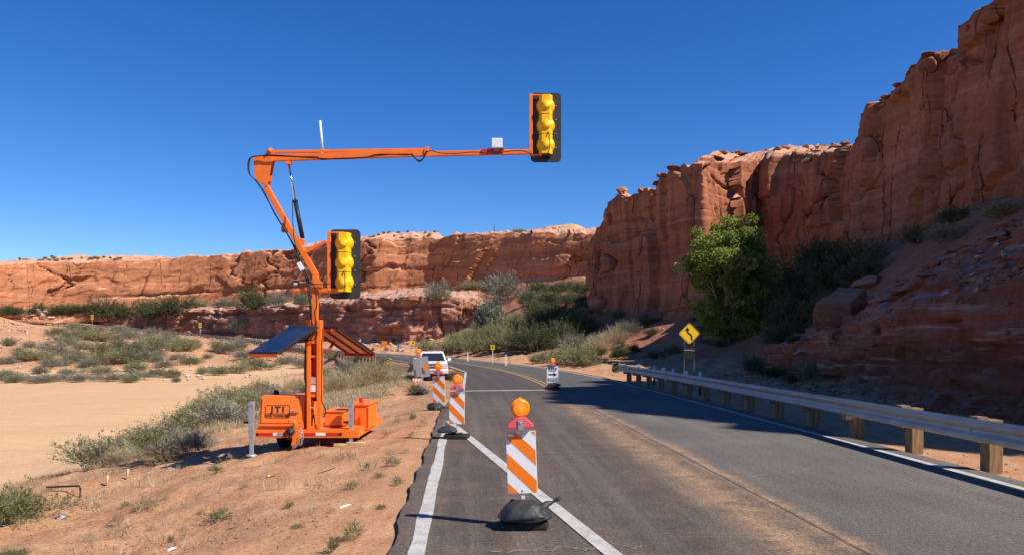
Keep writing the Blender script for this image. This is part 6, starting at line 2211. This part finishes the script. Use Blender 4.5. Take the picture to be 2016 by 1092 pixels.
def rock(px, py, w, h, label, group=None, ms=None, n=None, Y=None, name='rock', tilt=0.0):
    p_ = rim_hit(px, py) if Y else hit(px, py)
    if p_ is None: return
    ms = ms or RK
    i = R.randrange(len(ms)) if n is None else n
    o_ = link(name, ms[i])
    sx, sz = w * p_.y / F / 1.7, h * p_.y / F / (1.6 * (.7 if n is None else 1))
    o_.location = (p_.x, p_.y, p_.z + sz * .25)
    o_.scale = (sx, sx * R.uniform(.8, 1.1), sz)
    o_.rotation_euler = (R.uniform(-.2, .2), tilt + R.uniform(-.12, .12), R.uniform(0, 6.28) if n is None else 0.4)
    tag(o_, label, 'rock', group)
    return o_


rock(1662, 622, 122, 96, 'largest fallen sandstone block resting on the debris slope below the bushes', n=1, name='boulder', tilt=.3)
rock(1613, 640, 26, 62, 'upright slab of sandstone leaning beside the largest fallen block', n=3, name='boulder')
rock(1706, 566, 60, 44, 'rough red boulder above the largest fallen block', n=0, name='boulder')
rock(1690, 540, 44, 34, 'rounded red boulder just under the dark hollow bushes', n=2, name='boulder')
rock(1742, 592, 40, 30, 'red boulder between the largest block and the upper slope', n=0, name='boulder')
rock(1825, 545, 60, 26, 'flat slab lying on the upper debris slope', n=2, name='boulder')
rock(1960, 470, 40, 26, 'pale angular block high on the debris slope below the green brush', n=0, name='boulder')
rock(122, 1020, 22, 15, 'lone grey stone on the sand beside the yellow green shrub', ms=[rock_mesh('rock', 61, M['label'], 3)], n=0, name='stone')
for i in range(46):
    x = R.uniform(1560, 2010)
    y0 = 640 - (x - 1560) * .42
    rock(x, R.uniform(y0, y0 + 90), R.uniform(9, 26), R.uniform(6, 15), 'loose red block on the shaded debris slope above the cut bank', 'loose blocks on the debris slope', ms=RK if R.random() < .75 else RKP)
for i in range(34):
    rock(R.uniform(735, 850), R.uniform(668, 691), R.uniform(5, 13), R.uniform(3, 8), 'broken stone in the rubble behind the far guardrail', 'broken stones behind the far guardrail', ms=RKP if R.random() < .6 else RK)
for i in range(40):
    rock(R.uniform(-5, 62), R.uniform(632, 694), R.uniform(4, 10), R.uniform(3, 7), 'pale stone in the rubble heap on the hillside', 'pale stones of the hillside rubble heap', ms=RKP)
for i in range(14):
    rock(R.uniform(30, 110), R.uniform(612, 626), R.uniform(10, 22), R.uniform(6, 12), 'rounded pale block below the row of dark bushes', 'blocks below the row of dark bushes', ms=RKP)
for i in range(16):
    rock(R.uniform(380, 560), R.uniform(676, 715), R.uniform(4, 12), R.uniform(3, 7), 'small red stone on the hillside left of the solar panels', 'stones on the hillside left of the solar panels', ms=RK)
for i in range(12):
    rock(R.uniform(1100, 1330), R.uniform(640, 712), R.uniform(5, 12), R.uniform(4, 8), 'small stone on the slope below the cliff tip', 'stones on the slope below the cliff tip', ms=RKP)
# caprock slabs along the skyline of the right cliff
for x, y, w, h, lab in ((1822, 128, 34, 26, 'tilted grey cap block on the skyline of the high cliff'), (1850, 108, 26, 16, 'pair of thin cap slabs right of the tilted block'), (1880, 92, 30, 12, 'thin slab ledge jutting from the cliff skyline'), (1738, 208, 20, 10, 'small cap slab at the top corner of the high cliff'), (1768, 180, 16, 8, 'tiny slab on the rim above the high cliff corner'), (1948, 38, 36, 12, 'cap slab close to the right end of the skyline'), (1415, 310, 30, 9, 'dark flat cap slab over the sunlit buttress'), (1226, 372, 24, 14, 'small knob of rock on the tip of the cliff')):
    Yc = {1822: 53, 1850: 50.8, 1880: 49, 1738: 59, 1768: 56.3, 1948: 46, 1415: 81.5, 1226: 91.3}[x]
    rock(x, y + h * .4, w, h, lab, Y=Yc, name='cap_rock', tilt=-.3 if x == 1822 else 0)


for i in range(22):
    px_ = R.choice([R.uniform(1740, 1975), R.uniform(1250, 1700)])
    py_ = np.interp(px_, [1250, 1383, 1560, 1650, 1722, 1736, 1812, 1895, 1972], [368, 306, 292, 290, 258, 200, 122, 66, 6])
    rock(px_, py_, R.uniform(10, 34), R.uniform(5, 11), 'thin cap slab lying on the skyline of the right cliff', 'cap slabs along the cliff skyline', Y=60, name='cap_rock')


def rubble(name, label, xy, size, mats, seed, sink=.3):
    """small stones joined in one mesh, each standing on the surface below it"""
    rng = np.random.default_rng(seed)
    base = [np.array(p_, float) for p_ in ((1, 0, 0), (-1, 0, 0), (0, 1, 0), (0, -1, 0), (0, 0, 1), (0, 0, -1))]
    tri = np.array([(0, 2, 4), (2, 1, 4), (1, 3, 4), (3, 0, 4), (2, 0, 5), (1, 2, 5), (3, 1, 5), (0, 3, 5)])
    V, Fc = [], []
    for x, y in xy:
        p_ = drop(x, y)
        s_ = rng.uniform(*size) * rng.uniform(.5, 1.2)
        b_ = np.array(base) * (1 + rng.uniform(-.35, .35, (6, 1))) + rng.normal(0, .18, (6, 3))
        a = rng.uniform(0, 6.28)
        rot = np.array([[math.cos(a), -math.sin(a), 0], [math.sin(a), math.cos(a), 0], [0, 0, 1]])
        b_ = (b_ * np.array([1, .8, .6]) * s_) @ rot.T
        Fc.append(tri + len(V) * 6)
        V.append(b_ + np.array([p_.x, p_.y, p_.z + s_ * sink * .5]))
    me_ = fastmesh(name, np.vstack(V), np.vstack(Fc), 3, mats, False)
    return tag(link(name, me_), label, None, None, 'stuff')


rng = np.random.default_rng(5)
rubble('rubble', 'red stones strewn over the debris slope and the foot of the bank', [(rng.uniform(10.2, 20), rng.uniform(7, 42)) for _ in range(2600)], (.03, .16), M['boulder'], 71)
rubble('rubble', 'pale stone chips strewn over the debris slope', [(rng.uniform(11, 20), rng.uniform(8, 42)) for _ in range(700)], (.03, .10), M['boulder'], 72)
pts_ = []
while len(pts_) < 3200:
    x, y = rng.uniform(-11, -1.9), 5 + 30 * rng.uniform(0, 1) ** 1.6
    if vn(np.array([x * .5]), np.array([y * .5]), 0, 88)[0] + rng.uniform(-.7, .7) > 0: pts_.append((x, y))
rubble('gravel', 'clods and pebbles scattered over the red shoulder', pts_, (.004, .024), M['clod'], 73, .6)
rubble('gravel', 'pebbles on the sand strip beyond the right edge line', [(6.3 - .05 * (y - 10) + rng.uniform(-.1, 4.0), y) for y in rng.uniform(8, 38, 900)], (.006, .03), M['clod'], 74, .6)
rubble('gravel', 'stones scattered over the hillside beyond the wash', [(at(px_, 0, Y_).x, Y_) for px_, Y_ in zip(rng.uniform(0, 620, 900), rng.uniform(75, 210, 900))], (.10, .34), M['pale_stone'], 75, .5)


def blades(name, label, xy, hgt, wid, mat, seed, lean=.5):
    """thin dry grass blades standing singly or in loose clumps"""
    rg = np.random.default_rng(seed)
    P_ = np.array([tuple(drop(x, y)) for x, y in xy])
    n_ = len(P_)
    D_ = np.stack([rg.normal(0, lean, n_), rg.normal(0, lean, n_), np.ones(n_)], 1)
    me_ = leaves_mesh(name, P_, D_ / np.linalg.norm(D_, axis=1)[:, None], hgt, wid, mat, rg, None, .12)
    return tag(link(name, me_), label, None, None, 'stuff')


gp_ = []
for c_ in range(620):
    x, y = rng.uniform(-11.5, -1.8), 6 + 32 * rng.uniform(0, 1) ** 1.4
    if rng.uniform(0, 1) > .25 + .75 * sstep(-3, -9, x): continue
    k_ = int(rng.integers(8, 40))
    gp_ += [(x + rng.normal(0, .10), y + rng.normal(0, .10)) for _ in range(k_)]
blades('dry_grass', 'sparse dry grass on the red shoulder', gp_, .15, .009, M['straw'], 91)
gp_ = []
for c_ in range(1000):
    y = rng.uniform(24, 62)
    x = rng.uniform(-11.5, -5.0 - .03 * (y - 24) - .0033 * max(0, y - 30) ** 2 * .6)
    gp_ += [(x + rng.normal(0, .22), y + rng.normal(0, .22)) for _ in range(int(rng.integers(14, 50)))]
blades('dry_grass', 'straw coloured grass covering the shoulder around the sign backs', gp_, .27, .019, M['straw'], 92)
gp_ = [(rng.uniform(-11, -1.8), 5.5 + 26 * rng.uniform(0, 1) ** 1.5) for _ in range(900)]
blades('dead_twigs', 'bits of dead twig lying on the red shoulder', gp_, .16, .010, M['twig'], 93, 3.0)

# small things lying on the ground
def stick(name, label, cat, pts, r_, mat):
    P_ = [Vector(p_) for p_ in pts]
    o_ = MB().tube(P_, r_, 7).build(name, mat, None, P_[0])
    return tag(o_, label, cat)


a = hit(102, 971); b_ = hit(158, 978)
stick('bent_pipe', 'dark bent pipe sticking out of the sand left of the trailer', 'pipe', [b_ - Vector((0, 0, .1)), b_ + Vector((0, 0, .16)), b_ + Vector((-.02, 0, .19)), b_ + Vector((-.6, .05, .16))], .016, M['black'])
for px, py, h_, lab, m_ in ((46, 1016, 26, 'white stake in front of the yellow green shrub', 'pale_post'), (210, 955, 20, 'short pale stake in the sand right of the bent pipe', 'lumber'), (250, 942, 20, 'weathered stake beside the straw mat', 'lumber')):
    p_ = hit(px, py)
    hh_ = h_ * p_.y / F
    stick('stake', lab, 'stake', [p_ - Vector((0, 0, .1)), p_ + Vector((.01, 0, hh_ * .5)), p_ + Vector((.02, 0, hh_))], .02, M[m_])
for (x0_, y0_, x1_, y1_, r_, m_, lab, nm) in ((668, 1001, 690, 994, .010, 'sign_white', 'short white stick lying on the red shoulder near the asphalt', 'stick'), (626, 932, 660, 920, .008, 'straw', 'long straw stalk on the ground right of the trailer', 'stalk'), (330, 1086, 346, 1080, .014, 'sign_white', 'white scrap on the sand at the bottom of the shoulder', 'scrap'), (526, 939, 542, 936, .016, 'gold', 'yellow scrap on the ground in front of the trailer', 'scrap'), (852, 944, 880, 950, .006, 'lumber', 'thin stick at the asphalt edge', 'stick')):
    a, b_ = hit(x0_, y0_), hit(x1_, y1_)
    up_ = Vector((0, 0, r_ * .8))
    stick(nm, lab, 'litter', [a + up_, a.lerp(b_, .5) + up_ * 1.8, b_ + up_], r_, M[m_])

# a few bushes on the skyline and on the sunlit cliff tops
for i in range(26):
    px_ = R.uniform(0, 260)
    plant('sage', px_, 512 - R.uniform(0, 8) + (3 if px_ < 150 else 0), R.uniform(6, 14), R.uniform(3, 6), 'tiny shrub on the plateau above the orange cliff', 'tiny shrubs on the plateau')
for i in range(16):
    plant('sage', R.uniform(715, 865), R.uniform(456, 470), R.uniform(6, 12), R.uniform(3, 6), 'tiny shrub on the rounded hill behind the lower signal', 'tiny shrubs on the rounded hill')
plant('olive', 1022, 460, 34, 12, 'bush on the skyline of the far cliff', Y=216)
plant('sage', 1712, 272, 30, 14, 'shrub on the rim where the high cliff steps down', Y=65.6)
plant('sage', 1590, 322, 30, 12, 'pale shrub on the sunlit cliff top')
p_ = at(973, 462, 218)
tag(MB().tube([p_ - Vector((0, 0, 1)), p_ + Vector((0, 0, 2.4))], .09, 6).build('pole', M['black'], None, p_), 'thin dark pole on the skyline of the far cliff', 'pole')


# members of small groups get the place that sets them apart
ORD = ['first', 'second', 'third', 'fourth', 'fifth', 'sixth', 'seventh', 'eighth', 'ninth', 'tenth', 'eleventh', 'twelfth', 'thirteenth', 'fourteenth', 'fifteenth', 'sixteenth', 'seventeenth', 'eighteenth', 'nineteenth', 'twentieth', 'twenty-first', 'twenty-second', 'twenty-third', 'twenty-fourth', 'twenty-fifth', 'twenty-sixth']
byg = {}
for o in S.objects:
    if o.parent is None and 'group' in o:
        byg.setdefault(o['group'], []).append(o)
for g, os_ in byg.items():
    if len(os_) <= 26:
        os_.sort(key=lambda o: o.location.x / o.location.y)
        for i, o in enumerate(os_):
            o['label'] = ORD[i] + ' from the left, ' + o['label']
